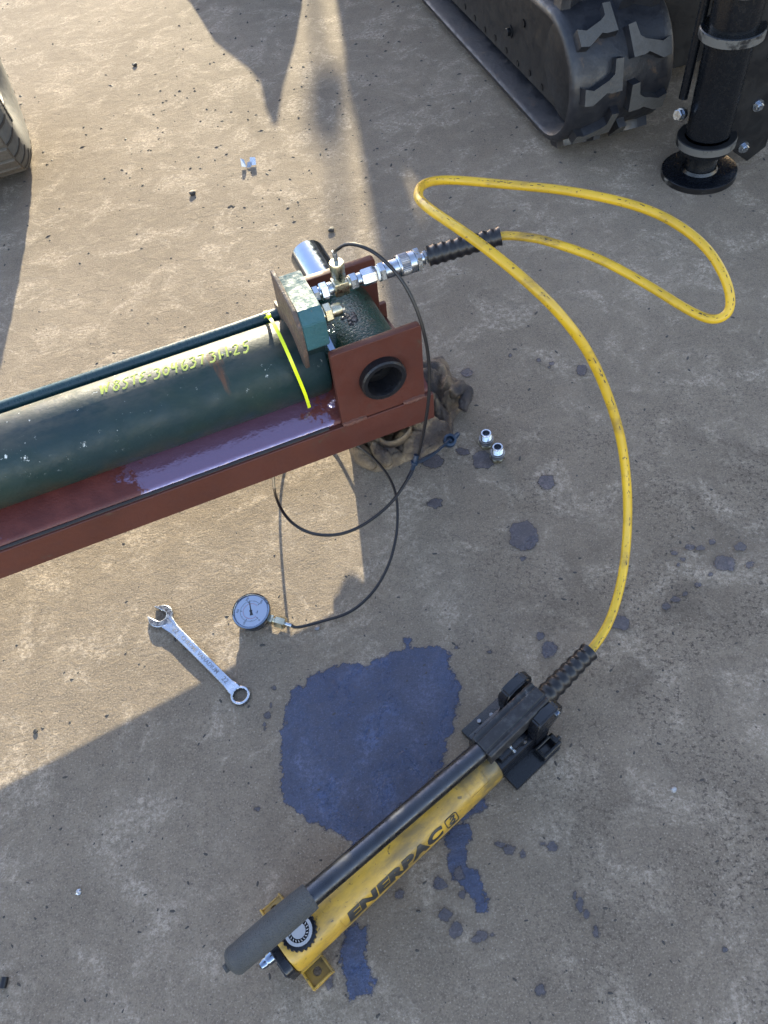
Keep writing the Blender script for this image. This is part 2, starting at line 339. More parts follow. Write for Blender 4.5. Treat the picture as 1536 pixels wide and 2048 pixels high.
def ribbon(bm, P, wd, w, t, mi=0):
    P = [V(p) for p in P]; n = len(P); wd = V(wd).normalized(); rings = []
    for i in range(n):
        T = (P[min(i + 1, n - 1)] - P[max(i - 1, 0)]).normalized(); u = (wd - T * wd.dot(T)).normalized(); q = T.cross(u)
        rings.append([bm.verts.new(P[i] + u * a * w / 2 + q * b * t / 2) for a, b in ((-1, -1), (1, -1), (1, 1), (-1, 1))])
    for a, b in zip(rings, rings[1:]):
        for j in range(4): bm.faces.new((a[j], a[(j + 1) % 4], b[(j + 1) % 4], b[j])).material_index = mi
    bm.faces.new(rings[0]).material_index = mi; bm.faces.new(rings[-1]).material_index = mi
    return bm
def prism(bm, pts, to3, depth, mi=0):
    """pts: 2D outline; to3(x, y, d): local position at depth d in 0..depth"""
    a = [bm.verts.new(to3(x, y, 0)) for x, y in pts]; b = [bm.verts.new(to3(x, y, depth)) for x, y in pts]
    fs = [bm.faces.new(a), bm.faces.new(b)]
    for i in range(len(pts)): fs.append(bm.faces.new((a[i], a[(i + 1) % len(pts)], b[(i + 1) % len(pts)], b[i])))
    for f in fs: f.material_index = mi
    return bm
def plate(outlines, ext, bevel=0.0, bres=2):
    """flat plate with holes, from closed 2D outlines; thickness 2*ext about z=0; returns mesh"""
    cu = bpy.data.curves.new('c', 'CURVE'); cu.dimensions = '2D'; cu.fill_mode = 'BOTH'; cu.extrude = ext - bevel; cu.bevel_depth = bevel; cu.bevel_resolution = bres; cu.offset = -bevel
    for pts in outlines:
        s = cu.splines.new('POLY'); s.points.add(len(pts) - 1); s.use_cyclic_u = True
        for p, q in zip(s.points, pts): p.co = (q[0], q[1], 0, 1)
    o = bpy.data.objects.new('c', cu); COL.objects.link(o); dg = bpy.context.evaluated_depsgraph_get(); dg.update()
    me = bpy.data.meshes.new_from_object(o.evaluated_get(dg)); bpy.data.objects.remove(o); bpy.data.curves.remove(cu); return me
def text_mesh(body, size, ext, offset=0.0, sx=1.0, space=1.0):
    cu = bpy.data.curves.new('t', 'FONT'); cu.body = body; cu.size = size; cu.extrude = ext; cu.offset = offset; cu.space_character = space; cu.align_x = 'CENTER'; cu.align_y = 'CENTER'; cu.resolution_u = 4
    o = bpy.data.objects.new('t', cu); COL.objects.link(o); dg = bpy.context.evaluated_depsgraph_get(); dg.update()
    me = bpy.data.meshes.new_from_object(o.evaluated_get(dg)); bpy.data.objects.remove(o); bpy.data.curves.remove(cu)
    for v in me.vertices: v.co.x *= sx
    return me
def warp(me, fn):
    for v in me.vertices: v.co = fn(v.co)
    return me
def xform(me, mt): me.transform(mt); return me
def circ(cx, cy, r, n=32, ph=0.0, ccw=True):
    return [(cx + r * cos(ph + 2 * pi * i / n), cy + r * sin(ph + 2 * pi * i / n)) for i in (range(n) if ccw else range(n - 1, -1, -1))]
def add_mesh(bm, me, mi=0):
    n0 = len(bm.faces); bm.from_mesh(me); bm.faces.ensure_lookup_table()
    for f in bm.faces[n0:]: f.material_index = mi
    return bm
def basis(x, y, z, o=(0, 0, 0)):
    mt = Matrix((V(x), V(y), V(z))).transposed().to_4x4(); mt.translation = V(o); return mt
def rrect(w_, h_, r, n=5):
    out = []
    for cx, cy, a0 in ((w_ / 2 - r, h_ / 2 - r, 0), (-w_ / 2 + r, h_ / 2 - r, pi / 2), (-w_ / 2 + r, -h_ / 2 + r, pi), (w_ / 2 - r, -h_ / 2 + r, 1.5 * pi)):
        for i in range(n + 1): a = a0 + pi / 2 * i / n; out.append((cx + r * cos(a), cy + r * sin(a)))
    return out

# ------------------------------------------------------------------ ground
bm = BM(); g_ = [-60, -6, -2, 0, 2, 6, 60]
vs = {}
for i, x in enumerate(g_):
    for j, y in enumerate(g_): vs[i, j] = bm.verts.new((x, y, 0))
for i in range(6):
    for j in range(6): bm.faces.new((vs[i, j], vs[i + 1, j], vs[i + 1, j + 1], vs[i, j + 1]))
gr = obj('ground', bm, M['concrete'], smooth=False); gr['kind'] = 'structure'

def stain_bm(bm, pts, z=0.0006, seed=0.0, feather=0.006, cell=0.0035, lay=None, rough=0.004):
    """a soaked patch as a thin sheet of small cells; 'edge' is 0 at the rim and 1 inside"""
    P = [(p[0], p[1]) for p in pts]; n = len(P)
    def sdist(x, y):
        best = 1e9; ins = False
        for i in range(n):
            (x0, y0), (x1, y1) = P[i], P[(i + 1) % n]
            ex, ey = x1 - x0, y1 - y0; t = max(0.0, min(1.0, ((x - x0) * ex + (y - y0) * ey) / (ex * ex + ey * ey + 1e-12)))
            d = (x - x0 - ex * t) ** 2 + (y - y0 - ey * t) ** 2
            if d < best: best = d
            if (y0 > y) != (y1 > y) and x < x0 + (y - y0) / (y1 - y0) * ex: ins = not ins
        return math.sqrt(best) if ins else -math.sqrt(best)
    x0, x1 = min(p[0] for p in P) - feather * 2, max(p[0] for p in P) + feather * 2; y0, y1 = min(p[1] for p in P) - feather * 2, max(p[1] for p in P) + feather * 2
    nx, ny = int((x1 - x0) / cell) + 2, int((y1 - y0) / cell) + 2; G = {}
    for i in range(nx):
        for j in range(ny):
            x, y = x0 + i * cell, y0 + j * cell
            d = sdist(x, y) + rough * (noise.noise(V((x * 55, y * 55, seed))) + 0.6 * noise.noise(V((x * 150, y * 150, seed))))
            G[i, j] = (x, y, max(0.0, min(1.0, 0.43 + d / feather)))
    W = {}
    def vert(q):
        if q not in W: x, y, e = G[q]; W[q] = bm.verts.new((x, y, z)); W[q][lay] = e
        return W[q]
    for i in range(nx - 1):
        for j in range(ny - 1):
            c = ((i, j), (i + 1, j), (i + 1, j + 1), (i, j + 1))
            if max(G[q][2] for q in c) > 0.0: bm.faces.new([vert(q) for q in c])
def stain(name, pts, label, cat='oil stain', group=None, z=0.0006, kind=None, **k):
    bm = BM(); lay = bm.verts.layers.float.new('edge')
    many = pts if isinstance(pts[0], list) else [pts]
    for i, q in enumerate(many): stain_bm(bm, q, z + 0.00003 * i, lay=lay, seed=i * 3.1, **k)
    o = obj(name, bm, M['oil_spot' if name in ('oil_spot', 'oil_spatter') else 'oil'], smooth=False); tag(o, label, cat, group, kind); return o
def gpx(pts, ox=0, oy=0, sc=1.0): return [tuple(spot(ox + x / sc, oy + y / sc)[:2]) for x, y in pts]
def blot(px, py, rx, ry, n=14, jit=0.16):
    return gpx([(px + rx * cos(2 * pi * i / n) * (1 + random.uniform(-jit, jit)), py + ry * sin(2 * pi * i / n) * (1 + random.uniform(-jit, jit))) for i in range(n)])
main = [(920,110),(975,110),(970,180),(1090,155),(1180,185),(1255,235),(1215,265),(1275,400),(1285,500),(1250,640),(1255,720),(1200,760),(1200,860),(1160,950),(1000,1130),(830,1270),(700,1400),(600,1440),(520,1400),(400,1330),(330,1300),(230,1240),(150,1170),(115,1080),(145,900),(120,780),(160,600),(180,480),(240,425),(285,430),(300,380),(400,310),(580,275),(680,290),(800,215),(915,170)]
stain('oil_stain', gpx(main, 520, 1240, 3.2), 'large dark oil puddle with painted-in sky blue, soaked into the concrete beside the yellow pump', feather=0.018, rough=0.008, cell=0.004)
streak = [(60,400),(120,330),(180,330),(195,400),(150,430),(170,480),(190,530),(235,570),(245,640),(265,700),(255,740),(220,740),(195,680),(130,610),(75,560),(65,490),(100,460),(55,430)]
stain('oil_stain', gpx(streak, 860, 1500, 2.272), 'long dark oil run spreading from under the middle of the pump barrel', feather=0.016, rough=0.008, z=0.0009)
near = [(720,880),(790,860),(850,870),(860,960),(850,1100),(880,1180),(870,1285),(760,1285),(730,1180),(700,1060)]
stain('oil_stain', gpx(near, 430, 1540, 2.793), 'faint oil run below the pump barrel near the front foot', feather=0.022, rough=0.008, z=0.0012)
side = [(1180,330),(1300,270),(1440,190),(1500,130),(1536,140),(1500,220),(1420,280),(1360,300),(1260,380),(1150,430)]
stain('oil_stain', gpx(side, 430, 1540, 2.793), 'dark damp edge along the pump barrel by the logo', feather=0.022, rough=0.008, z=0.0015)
big_spots = [(1047,1072,31,33,'round oil spot, largest on its own right of centre'),(1093,966,18,16,'oil spot to the right of the two loose fittings'),(966,921,23,18,'wet oil spot touching the base of the nearer loose fitting'),
 (870,1007,15,12,'small oil spot left below the blue dust cap'),(862,922,28,14,'oil spot directly under the blue dust cap strap'),(1448,1128,23,17,'ragged oil blot near the right edge of the yard'),
 (925,904,14,8,'small oil spot between the blue dust cap and the fittings'),(933,747,12,9,'wet oil spot just right of the rag'),(1163,741,12,10,'oil spot left of the hanging yellow hose'),
 (1097,1300,17,17,'oil spot left of the black hose sleeve at the pump'),(1080,1272,9,8,'smaller oil spot just above another near the hose sleeve'),(880,1768,15,14,'dark oil drop beside the long oil run under the pump'),
 (1104,1693,12,12,'oil drop at the end of the spatter right of the pump'),(965,1873,14,12,'oil drop below the long oil run'),(1081,1980,12,12,'black oil drop near the bottom edge')]
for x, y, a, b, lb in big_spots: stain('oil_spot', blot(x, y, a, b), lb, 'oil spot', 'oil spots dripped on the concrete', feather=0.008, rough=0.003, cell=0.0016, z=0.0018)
small = [blot(x, y, a, b, 10) for x, y, a, b in [(1020,712,5,4),(1078,722,5,4),(1103,729,7,5),(1098,736,4,3),(913,1297,8,7),(980,1305,6,5),(945,1284,4,4),(1084,1688,8,7),(515,1617,8,7),(536,1432,6,6),(547,1377,4,4),(543,1412,4,6),(530,1452,4,9),(918,1748,10,16),(925,1790,8,10),(890,1830,13,14),(912,1860,12,18),(1000,1690,12,8),(1020,1700,14,10),(1045,1708,8,10),(1150,1790,4,10),(1160,1810,6,14),(1172,1830,5,9),(1192,1862,6,12),(984,1710,5,5),(1330,1215,9,7),(1350,1200,9,7),(1370,1190,8,6),(1395,1172,7,6),(1420,1150,6,5),(1348,1108,8,5),(1378,1096,10,7),(1400,1098,9,6),(1422,1085,8,6),(1355,1130,5,4),(1363,1120,6,4),(1478,1095,12,9),(1500,1130,10,8),(1240,1250,26,14),(1450,1900,6,5),(1045,1119,8,6),(660,1960,10,18),(800,1790,9,12),(985,1870,7,5),(955,1880,9,6)]]
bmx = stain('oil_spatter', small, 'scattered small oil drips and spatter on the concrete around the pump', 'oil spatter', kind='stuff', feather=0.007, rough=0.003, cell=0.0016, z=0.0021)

# ------------------------------------------------------------------ steel frame (local: X along the beam, Y away from the camera, Z up)
TILT = 0.033                                            # the frame falls slightly towards its right-hand end
B1 = spot(870, 835, 0.089); A1_ = spot(0, 1159, 0.1174); BO = V((B1.x, B1.y, 0.089 - 0.117)); BROT = math.atan2(B1.y - A1_.y, B1.x - A1_.x)
FM = Matrix.Translation(BO + V((-0.0045, -0.001, 0))) @ Matrix.Rotation(BROT, 4, 'Z') @ Matrix.Rotation(TILT, 4, 'Y') @ Matrix.Translation((0, 0, 0.117)) @ Matrix.Diagonal((1.022, 1.022, 1.022, 1)) @ Matrix.Translation((0, 0, -0.117))
def seat(o): o.matrix_world = FM; return o
fr = thing('steel_frame', 'red-brown primed steel frame with two upright lug plates carrying the green cylinder', 'steel frame', BO, BROT); seat(fr)
LX = -1.75
bm = BM()
sec = []                                                # bent plate: upright leg, rounded bend, flange sloping up to cradle the barrel
for i in range(9): a = R(180 - i * 68 / 8); sec.append((0.0235 + 0.013 * cos(a), 0.180 + 0.013 * sin(a)))
sec += [(0.083, 0.2175), (0.100, 0.195), (0.130, 0.195), (0.147, 0.2175), (0.2190, 0.2080), (0.2190, 0.2010), (0.147, 0.205), (0.133, 0.186), (0.097, 0.186), (0.080, 0.205), (0.0185, 0.178), (0.0185, 0.125), (0.0105, 0.125)]
prism(bm, sec, lambda y, z, d: V((LX + d, y, z)), -LX - 0.004)
o = obj('base_channel', bm, M['pool'], fr, angle=50)
for nm, y0, y1, z0, z1 in (('side_bar', 0.0, 0.010, 0.117, 0.183), ('side_bar', 0.2195, 0.2295, 0.202, 0.240)):
    bm = BM(); box2(bm, (LX, y0, z0), (0.0, y1, z1), bevel=0.0012, seg=1); obj(nm, bm, M['red'], fr)
bm = BM()                                               # grimy weld run along the top of the near bar
tube(bm, [(LX + i * 0.02, 0.0092 + 0.0008 * noise.noise(V((i * 0.7, 0, 0))), 0.1805 + 0.001 * noise.noise(V((i * 0.9, 3, 0)))) for i in range(int((-0.19 - LX) / 0.02))], 0.0052, 8)
obj('weld_seam', bm, M['seam'], fr)
HC = (-0.0985, 0.272)
def lug(y0):
    w_, h_ = 0.167, 0.171; cx, cz = -0.1005, 0.2695
    out = [(cx + x, cz + y) for x, y in rrect(w_, h_, 0.006, 3)]
    me = plate([out, circ(HC[0], HC[1], 0.0415, 40, ccw=False)], 0.0075, 0.0012, 1)
    return xform(me, basis((1, 0, 0), (0, 0, 1), (0, -1, 0), (0, y0, 0)))
obj('lug_plate', lug(0.0105), M['red'], fr); obj('lug_plate', lug(0.2195), M['red'], fr)
for x0, x1 in ((-0.184, -0.136), (-0.062, -0.017)):
    bm = BM(); n_ = 14
    tube(bm, [(x0 + (x1 - x0) * i / n_, 0.0035 + 0.0006 * sin(i * 2.1), 0.1845 + 0.0007 * sin(i * 1.3)) for i in range(n_ + 1)], lambda t: 0.0062 * (0.75 + 0.25 * sin(pi * t)), 8)
    obj('fillet_weld', bm, M['weld'], fr)
bm = BM(); lathe(bm, [(0.0310, 0.06), (0.0310, -0.008), (0.0330, -0.0135), (0.0400, -0.0140), (0.0428, -0.011), (0.0428, 0.03)], (HC[0], 0, HC[1]), (0, 1, 0), 48, caps=False)
obj('bush', bm, M['bush'], fr)
bm = BM(); lathe(bm, [(0.0305, 0.060), (0.0305, 0.024), (0.027, 0.022), (0.012, 0.022), (0.010, 0.026), (0.001, 0.026)], (HC[0], 0, HC[1]), (0, 1, 0), 40, caps=False); obj('inner_sleeve', bm, M['bore'], fr)
bm = BM(); lathe(bm, [(0.0395, 0.0), (0.0395, 0.018)], (HC[0], 0.211, HC[1]), (0, 1, 0), 40, caps=False); obj('bush', bm, M['bush'], fr)
bm = BM()                                               # welded letters on the oily flange
def stroke_letters(bm, word, fn, r, seg=6, flat=1.0):
    for ch, ox in word:
        for st in GL[ch]:
            P = smooth_path(catmull([V((ox + x, y, 0)) for x, y in st], 5), 1) if len(st) > 2 else [V((ox + st[0][0], st[0][1], 0)).lerp(V((ox + st[1][0], st[1][1], 0)), t / 5) for t in range(6)]
            tube(bm, [fn(p.x, p.y) for p in P], r, seg)
GL = {'W': [[(0, 1), (.18, 0)], [(.18, 0), (.38, .75)], [(.38, .75), (.55, .05)], [(.55, .05), (.78, 1.05)]], '8': [[(.55, .9), (.3, 1.02), (.12, .82), (.3, .58), (.52, .35), (.42, .03), (.15, .02), (.06, .25), (.28, .55), (.5, .75), (.55, .9)]],
 'S': [[(.6, 1), (.3, 1), (.12, .78), (.3, .55), (.48, .32), (.32, .02), (.02, 0)]], 'T': [[(0, .95), (.65, 1.02)], [(.33, .98), (.28, 0)]], 'E': [[(.55, 1), (.25, .95), (.12, .75), (.35, .52)], [(.35, .52), (.1, .4), (.02, .12), (.22, 0), (.55, .08)]],
 '3': [[(.05, .95), (.35, 1), (.5, .82), (.3, .58)], [(.3, .58), (.55, .4), (.4, .05), (.0, .02)]], '0': [[(.3, .8), (.08, .65), (.05, .25), (.28, .02), (.52, .2), (.52, .6), (.3, .8)]], '4': [[(.1, 1), (.05, .45), (.6, .5)], [(.45, .95), (.4, -.05)]],
 '6': [[(.35, 1.05), (.12, .7), (.05, .25), (.25, 0), (.5, .15), (.45, .42), (.1, .3)]], '7': [[(.0, .95), (.5, 1)], [(.5, 1), (.28, 0)]], '1': [[(.2, 1), (.22, 0)]], '2': [[(.02, .8), (.25, 1), (.45, .8), (.3, .4), (.02, .0)], [(.02, 0), (.55, .08)]],
 '5': [[(.6, 1.05), (.2, .98)], [(.2, .98), (.15, .6), (.45, .55), (.5, .2), (.25, .0), (.0, .05)]], '.': [[(.05, .30), (.22, .36)]], '-': [[(.0, .45), (.3, .5)]], 'A': [[(0, 0), (.3, 1)], [(.3, 1), (.55, 0)], [(.12, .4), (.46, .4)]], 'N': [[(0, 0), (.05, 1)], [(.05, 1), (.5, 0)], [(.5, 0), (.55, 1)]], 'U': [[(0, 1), (.02, .3), (.28, 0), (.52, .3), (.55, 1)]]}
stroke_letters(bm, [('A', 0), ('N', 1.55), ('U', 3.1)], lambda x, y: V((-0.505 + x * 0.024, 0.034 + y * 0.030, 0.1968 + y * 0.0122)), 0.0011)
obj('raised_lettering', bm, M['pool'], fr)

# ------------------------------------------------------------------ cylinder
cy = thing('hydraulic_cylinder', 'dark green hydraulic cylinder with yellow handwriting lying in the red steel frame', 'hydraulic cylinder', BO, BROT); seat(cy)
AY, AZ, AR = 0.115, 0.272, 0.0755
bm = BM(); lathe(bm, [(AR - 0.012, LX - 0.1), (AR, LX - 0.1), (AR, -0.186), (AR - 0.003, -0.180), (0.050, -0.178)], (0, AY, AZ), (1, 0, 0), 96); obj('barrel', bm, M['barrel'], cy)
bm = BM(); tube(bm, [(LX, 0.193, 0.317), (-0.5, 0.193, 0.317), (-0.32, 0.192, 0.318), (-0.222, 0.189, 0.322)], 0.0125, 24); obj('side_tube', bm, M['rod_paint'], cy)
bm = BM(); prof = [(0.034, 0.318), (0.030, 0.35), (0.031, 0.408), (0.050, 0.430), (0.150, 0.436), (0.166, 0.434), (0.169, 0.352), (0.206, 0.341), (0.206, 0.300), (0.150, 0.300)]
prism(bm, prof, lambda y, z, d: V((-0.2225 + d, y, z)), 0.0075); bmesh.ops.bevel(bm, geom=bm.edges[:], offset=0.0012, segments=1, affect='EDGES'); obj('end_plate', bm, M['rusty'], cy)
bm = BM(); prof = [(0.036, 0.352), (0.0315, 0.358), (0.0315, 0.408), (0.050, 0.4255), (0.154, 0.4255), (0.166, 0.411), (0.166, 0.352)]
prism(bm, prof, lambda y, z, d: V((-0.2148 + d, y, z)), 0.0415); bmesh.ops.bevel(bm, geom=bm.edges[:], offset=0.0014, segments=2, affect='EDGES'); obj('port_block', bm, M['teal'], cy)
bm = BM(); prism(bm, [(0.060, 0.30), (0.056, 0.353), (0.160, 0.353), (0.160, 0.30)], lambda y, z, d: V((-0.2135 + d, y, z)), 0.036); obj('block_saddle', bm, M['barrel'], cy)
bm = BM(); lathe(bm, [(0.044, 0.030), (0.0585, 0.030), (0.061, 0.034), (0.061, 0.198), (0.0585, 0.202), (0.044, 0.202), (0.044, 0.030)], (HC[0], 0, HC[1]), (0, 1, 0), 64, caps=False); obj('pivot_boss', bm, M['green'], cy)
bm = BM(); lathe(bm, [(0.056, -0.185), (0.052, -0.170), (0.046, -0.152), (0.044, -0.130)], (0, AY, AZ), (1, 0, 0), 48); obj('boss_neck', bm, M['green'], cy)
bm = BM(); lathe(bm, [(0.0432, 0.029), (0.0432, 0.203)], (HC[0], 0, HC[1]), (0, 1, 0), 48, caps=False); obj('boss_bore', bm, M['bore'], cy)
bm = BM()                                               # smeared grease on the boss
for i in range(34):
    a = R(random.gauss(104, 7)); yv = random.gauss(0.105, 0.008); r = random.uniform(0.002, 0.0055)
    s_ = bmesh.ops.create_icosphere(bm, subdivisions=2, radius=r)
    bmesh.ops.transform(bm, matrix=Matrix.Translation((HC[0] + 0.060 * cos(a), yv, HC[1] + 0.060 * sin(a))) @ Matrix.Diagonal((1, 1.2, 0.6, 1)), verts=s_['verts'])
obj('grease_lump', bm, M['grease'], cy)
bm = BM(); ribbon(bm, [(-0.168, 0.075, 0.335), (-0.166, 0.055, 0.320), (-0.163, 0.036, 0.295), (-0.161, 0.026, 0.268)], (1, 0, 0), 0.010, 0.003); obj('weld_lip', bm, M['chrome'], cy)
# handwriting on the barrel: x along the barrel, y round it
def on_barrel(a, phi, r=AR - 0.0009): return V((a, AY - r * cos(R(phi)), AZ + r * sin(R(phi))))
msg = [('W', -0.15), ('8', 1.0), ('S', 1.8), ('T', 2.6), ('E', 3.4), ('-', 4.15), ('3', 4.65), ('0', 5.5), ('4', 6.3), ('6', 7.2), ('3', 7.95), ('7', 8.75), ('3', 9.75), ('1', 10.5), ('.', 10.85), ('1', 11.2), ('.', 11.6), ('2', 12.0), ('5', 12.85)]
bm = BM(); stroke_letters(bm, msg, lambda x, y: on_barrel(-0.556 + x * 0.0191 + (y - 0.5) * 0.004, 84 + y * 17.5 - x * 0.75 + 0.7 * sin(x * 2.3)), 0.0020, 10)
obj('handwriting', bm, M['marker'], cy)
# port fittings
FY, FZ = 0.103, 0.4075
F0 = (0, FY, FZ); X = (1, 0, 0)
bm = BM(); lathe(bm, [(0.0095, -0.175), (0.0095, -0.130)], F0, X, 24); hexnut(bm, 0.0135, -0.1715, -0.1605, F0, X); hexnut(bm, 0.0148, -0.158, -0.1435, F0, X, phase=0.1); lathe(bm, [(0.0115, -0.1435), (0.0118, -0.137), (0.0105, -0.1345)], F0, X, 24)
obj('port_adapter', bm, M['zinc'], cy)
bm = BM(); box2(bm, (-0.1345, FY - 0.0125, FZ - 0.0135), (-0.1075, FY + 0.0125, FZ + 0.0125), bevel=0.003); lathe(bm, [(0.0105, -0.1075), (0.0105, -0.100)], F0, X, 24)
o = obj('test_tee', bm, M['zinc_y'], cy)
bm = BM(); T0 = (-0.1215, FY, FZ); Z = (0, 0, 1)
lathe(bm, [(0.0105, 0.010), (0.0108, 0.018), (0.0122, 0.020), (0.0122, 0.030), (0.0128, 0.031), (0.0128, 0.0455), (0.0116, 0.048), (0.0055, 0.048)], T0, Z, 28); obj('test_point_cap', bm, M['zinc_y'], cy)
bm = BM(); hexnut(bm, 0.0145, -0.1045, -0.0905, F0, X); lathe(bm, [(0.011, -0.0905), (0.0115, -0.0835), (0.0105, -0.082)], F0, X, 24); hexnut(bm, 0.0150, -0.0820, -0.0560, F0, X, phase=0.15)
obj('union_nut', bm, M['zinc'], cy)
bm = BM(); F1 = (0, 0.066, 0.392); lathe(bm, [(0.012, -0.1735), (0.0135, -0.172), (0.0135, -0.168)], F1, X, 28); hexnut(bm, 0.0165, -0.1675, -0.1535, F1, X, phase=0.2); lathe(bm, [(0.0112, -0.1535), (0.0112, -0.1385), (0.0100, -0.136)], F1, X, 28)
obj('blanking_plug', bm, M['zinc_y'], cy)
bm = BM(); lathe(bm, [(0.006, 0.0), (0.0085, 0.004), (0.010, 0.02), (0.009, 0.03)], (-0.150, 0.092, 0.372), (0.8, 0.3, -0.5), 20); obj('bleed_screw', bm, M['zinc'], cy)

# ------------------------------------------------------------------ pin, tie
bm = BM(); lathe(bm, [(0.0335, 0.100), (0.0365, 0.103), (0.0365, 0.395), (0.0335, 0.399)], (HC[0], 0, HC[1]), (0, 1, 0), 64)
pp = thing('pivot_pin', 'bright chrome pivot pin sticking out of the far lug plate', 'pin', BO, BROT); seat(pp); obj('pin_shaft', bm, M['chrome'], pp)
ti = thing('cable_tie', 'fluorescent yellow cable tie round the thin tube with its tail hanging over the cylinder', 'cable tie', BO, BROT); seat(ti)
bm = BM(); ribbon(bm, [(-0.2465 + 0.0005 * i, 0.1915 + 0.0135 * cos(R(200 - i * 20)), 0.3195 + 0.0135 * sin(R(200 - i * 20))) for i in range(18)], X, 0.0062, 0.0014)
ribbon(bm, smooth_path(catmull([(-0.2475, 0.180, 0.331), (-0.2472, 0.150, 0.357), (-0.2465, 0.122, 0.3665), (-0.2455, 0.085, 0.363), (-0.2440, 0.050, 0.345), (-0.2395, 0.036, 0.305), (-0.2345, 0.034, 0.263), (-0.2300, 0.046, 0.214)], 6), 2), X, 0.0058, 0.0014); obj('strap', bm, M['tie'], ti)
bm = BM(); box(bm, (-0.2470, 0.141, 0.3640), (0.0078, 0.008, 0.0065), bevel=0.001); obj('lock_head', bm, M['tie'], ti)
for aa_, lb_ in ((-0.10, 'old timber block under the right-hand end of the red frame'), (-1.5, 'old timber block under the far left end of the red frame')):
    p_ = FM @ V((aa_, 0.115, 0.1855)); bb = thing('timber_block', lb_, 'timber block', V((p_.x, p_.y, 0)), BROT)
    bm = BM(); box2(bm, (-0.05, -0.016, 0.0), (0.05, 0.016, p_.z), bevel=0.002); obj('block', bm, M['wood'], bb)

# ------------------------------------------------------------------ yellow hose
def FW(a, m_, z): return FM @ V((a, m_, z))
ho = thing('hydraulic_hose', 'yellow hydraulic hose looping from the cylinder coupler to the hand pump', 'hose', V((0.07, 1.10, 0.0)))
HB = ho.location.copy()
fx = (FM.to_3x3() @ V((1, 0, 0))).normalized(); F0w = FW(0, FY, FZ) - HB
bm = BM(); lathe(bm, [(0.0125, -0.0560), (0.0130, -0.0515)], F0w, fx, 28); obj('tape_ring', bm, M['ptfe'], ho)
bm = BM(); hexnut(bm, 0.0172, -0.0515, -0.0405, F0w, fx); lathe(bm, [(0.0148, -0.0405), (0.0148, -0.028), (0.0140, -0.0278), (0.0140, -0.0272), (0.0148, -0.027), (0.0148, -0.012)], F0w, fx, 36)
obj('coupler_half', bm, M['zinc'], ho)
bm = BM(); lathe(bm, [(0.0175, -0.0150), (0.0192, -0.0135), (0.0192, -0.011), (0.0180, -0.0105)], F0w, fx, 40)
lathe(bm, [(0.0192, 0.0055), (0.0192, 0.0165)], F0w, fx, 40); hexnut(bm, 0.0222, 0.0165, 0.0275, F0w, fx); obj('coupler_sleeve', bm, M['zinc'], ho)
bm = BM(); n_ = 72; prev = None
for h in (-0.0105, 0.0055):
    ring = [bm.verts.new(F0w + fx * h + (V((0, 0, 1)) * cos(2 * pi * i / n_) + fx.cross(V((0, 0, 1))) * sin(2 * pi * i / n_)) * (0.0194 if i % 2 else 0.0186)) for i in range(n_)]
    if prev:
        for i in range(n_): bm.faces.new((prev[i], prev[(i + 1) % n_], ring[(i + 1) % n_], ring[i]))
    prev = ring
obj('knurled_band', bm, M['knurl'], ho)
bm = BM(); lathe(bm, [(0.0095, 0.0275), (0.0095, 0.050)], F0w, fx, 20, mi=0); hexnut(bm, 0.0130, 0.0345, 0.0415, F0w, fx); obj('swivel_nut', bm, M['zinc'], ho)
def sleeve_profile(L, r0, r1, n_w):
    P = []; N_ = 90
    for i in range(N_ + 1):
        t = i / N_; r = r0 + (r1 - r0) * t; r += 0.0011 * cos(2 * pi * n_w * t) * (1 if t < 0.93 else 0.3)
        if t > 0.94: r += 0.0014 * (t - 0.94) / 0.06
        P.append((r, L * t))
    return [(0.008, 0.0), (r0 - 0.003, 0.0)] + P[1:] + [(r1 - 0.003, L + 0.0004), (0.007, L + 0.0004)]
SL = [(1001, 472, .403), (1050, 474, .405), (1100, 484, .404), (1200, 519, .392), (1300, 573, .370), (1380, 622, .352), (1430, 639, .352), (1460, 616, .368), (1450, 556, .405), (1400, 483, .438), (1300, 421, .462), (1150, 384, .470), (1000, 368, .472), (900, 360, .482), (853, 366, .505), (837, 384, .540), (850, 411, .570), (950, 480, .572), (1050, 560, .540), (1130, 640, .485), (1190, 730, .405), (1235, 850, .305), (1252, 950, .225), (1255, 1050, .150), (1245, 1150, .094), (1220, 1240, .062), (1183, 1299, .050)]
hp = [spot(*p) for p in SL]
s_dir = (hp[1] - FW(0.043, FY, FZ)).normalized()
s0 = FW(0.043, FY, FZ); s1 = hp[0]; L = (s1 - s0).length
bm = BM(); lathe(bm, sleeve_profile(L, 0.0178, 0.0150, 9), s0 - HB, (s1 - s0), 32, caps=False); obj('strain_relief', bm, M['black_rubber'], ho, angle=60)
path = smooth_path(catmull([s0.lerp(s1, 0.6)] + hp + [spot(1150, 1330, .050)], 10), 6)
bm = BM(); tube(bm, [p - HB for p in path], 0.0074, 16); obj('hose_line', bm, M['yellow_hose'], ho)
bm = BM(); pv = V((0.1, -0.6, 0.8))
for i in range(12, len(path) - 8):
    for j in range(2):
        if random.random() < 0.25:
            a_, b_ = path[i], path[i + 1]; T = (b_ - a_).normalized(); u = (pv - T * pv.dot(T)).normalized(); q = T.cross(u); o0 = a_ + (b_ - a_) * random.random() - HB; ln = random.uniform(0.0012, 0.006); off = u * 0.00745 + q * random.uniform(-0.0012, 0.0012)
            ribbon(bm, [o0 + off, o0 + off + T * ln], q, random.uniform(0.0005, 0.0014), 0.0003)
obj('printed_lettering', bm, M['stone'], ho, smooth=False)['kind'] = 'stuff'
PM = V((-0.24053, 0.169, 0)); PROT = R(31.386)
cp, sp_ = cos(PROT), sin(PROT)
def PW(s, t, z): return V((PM.x + s * cp - t * sp_, PM.y + s * sp_ + t * cp, z))
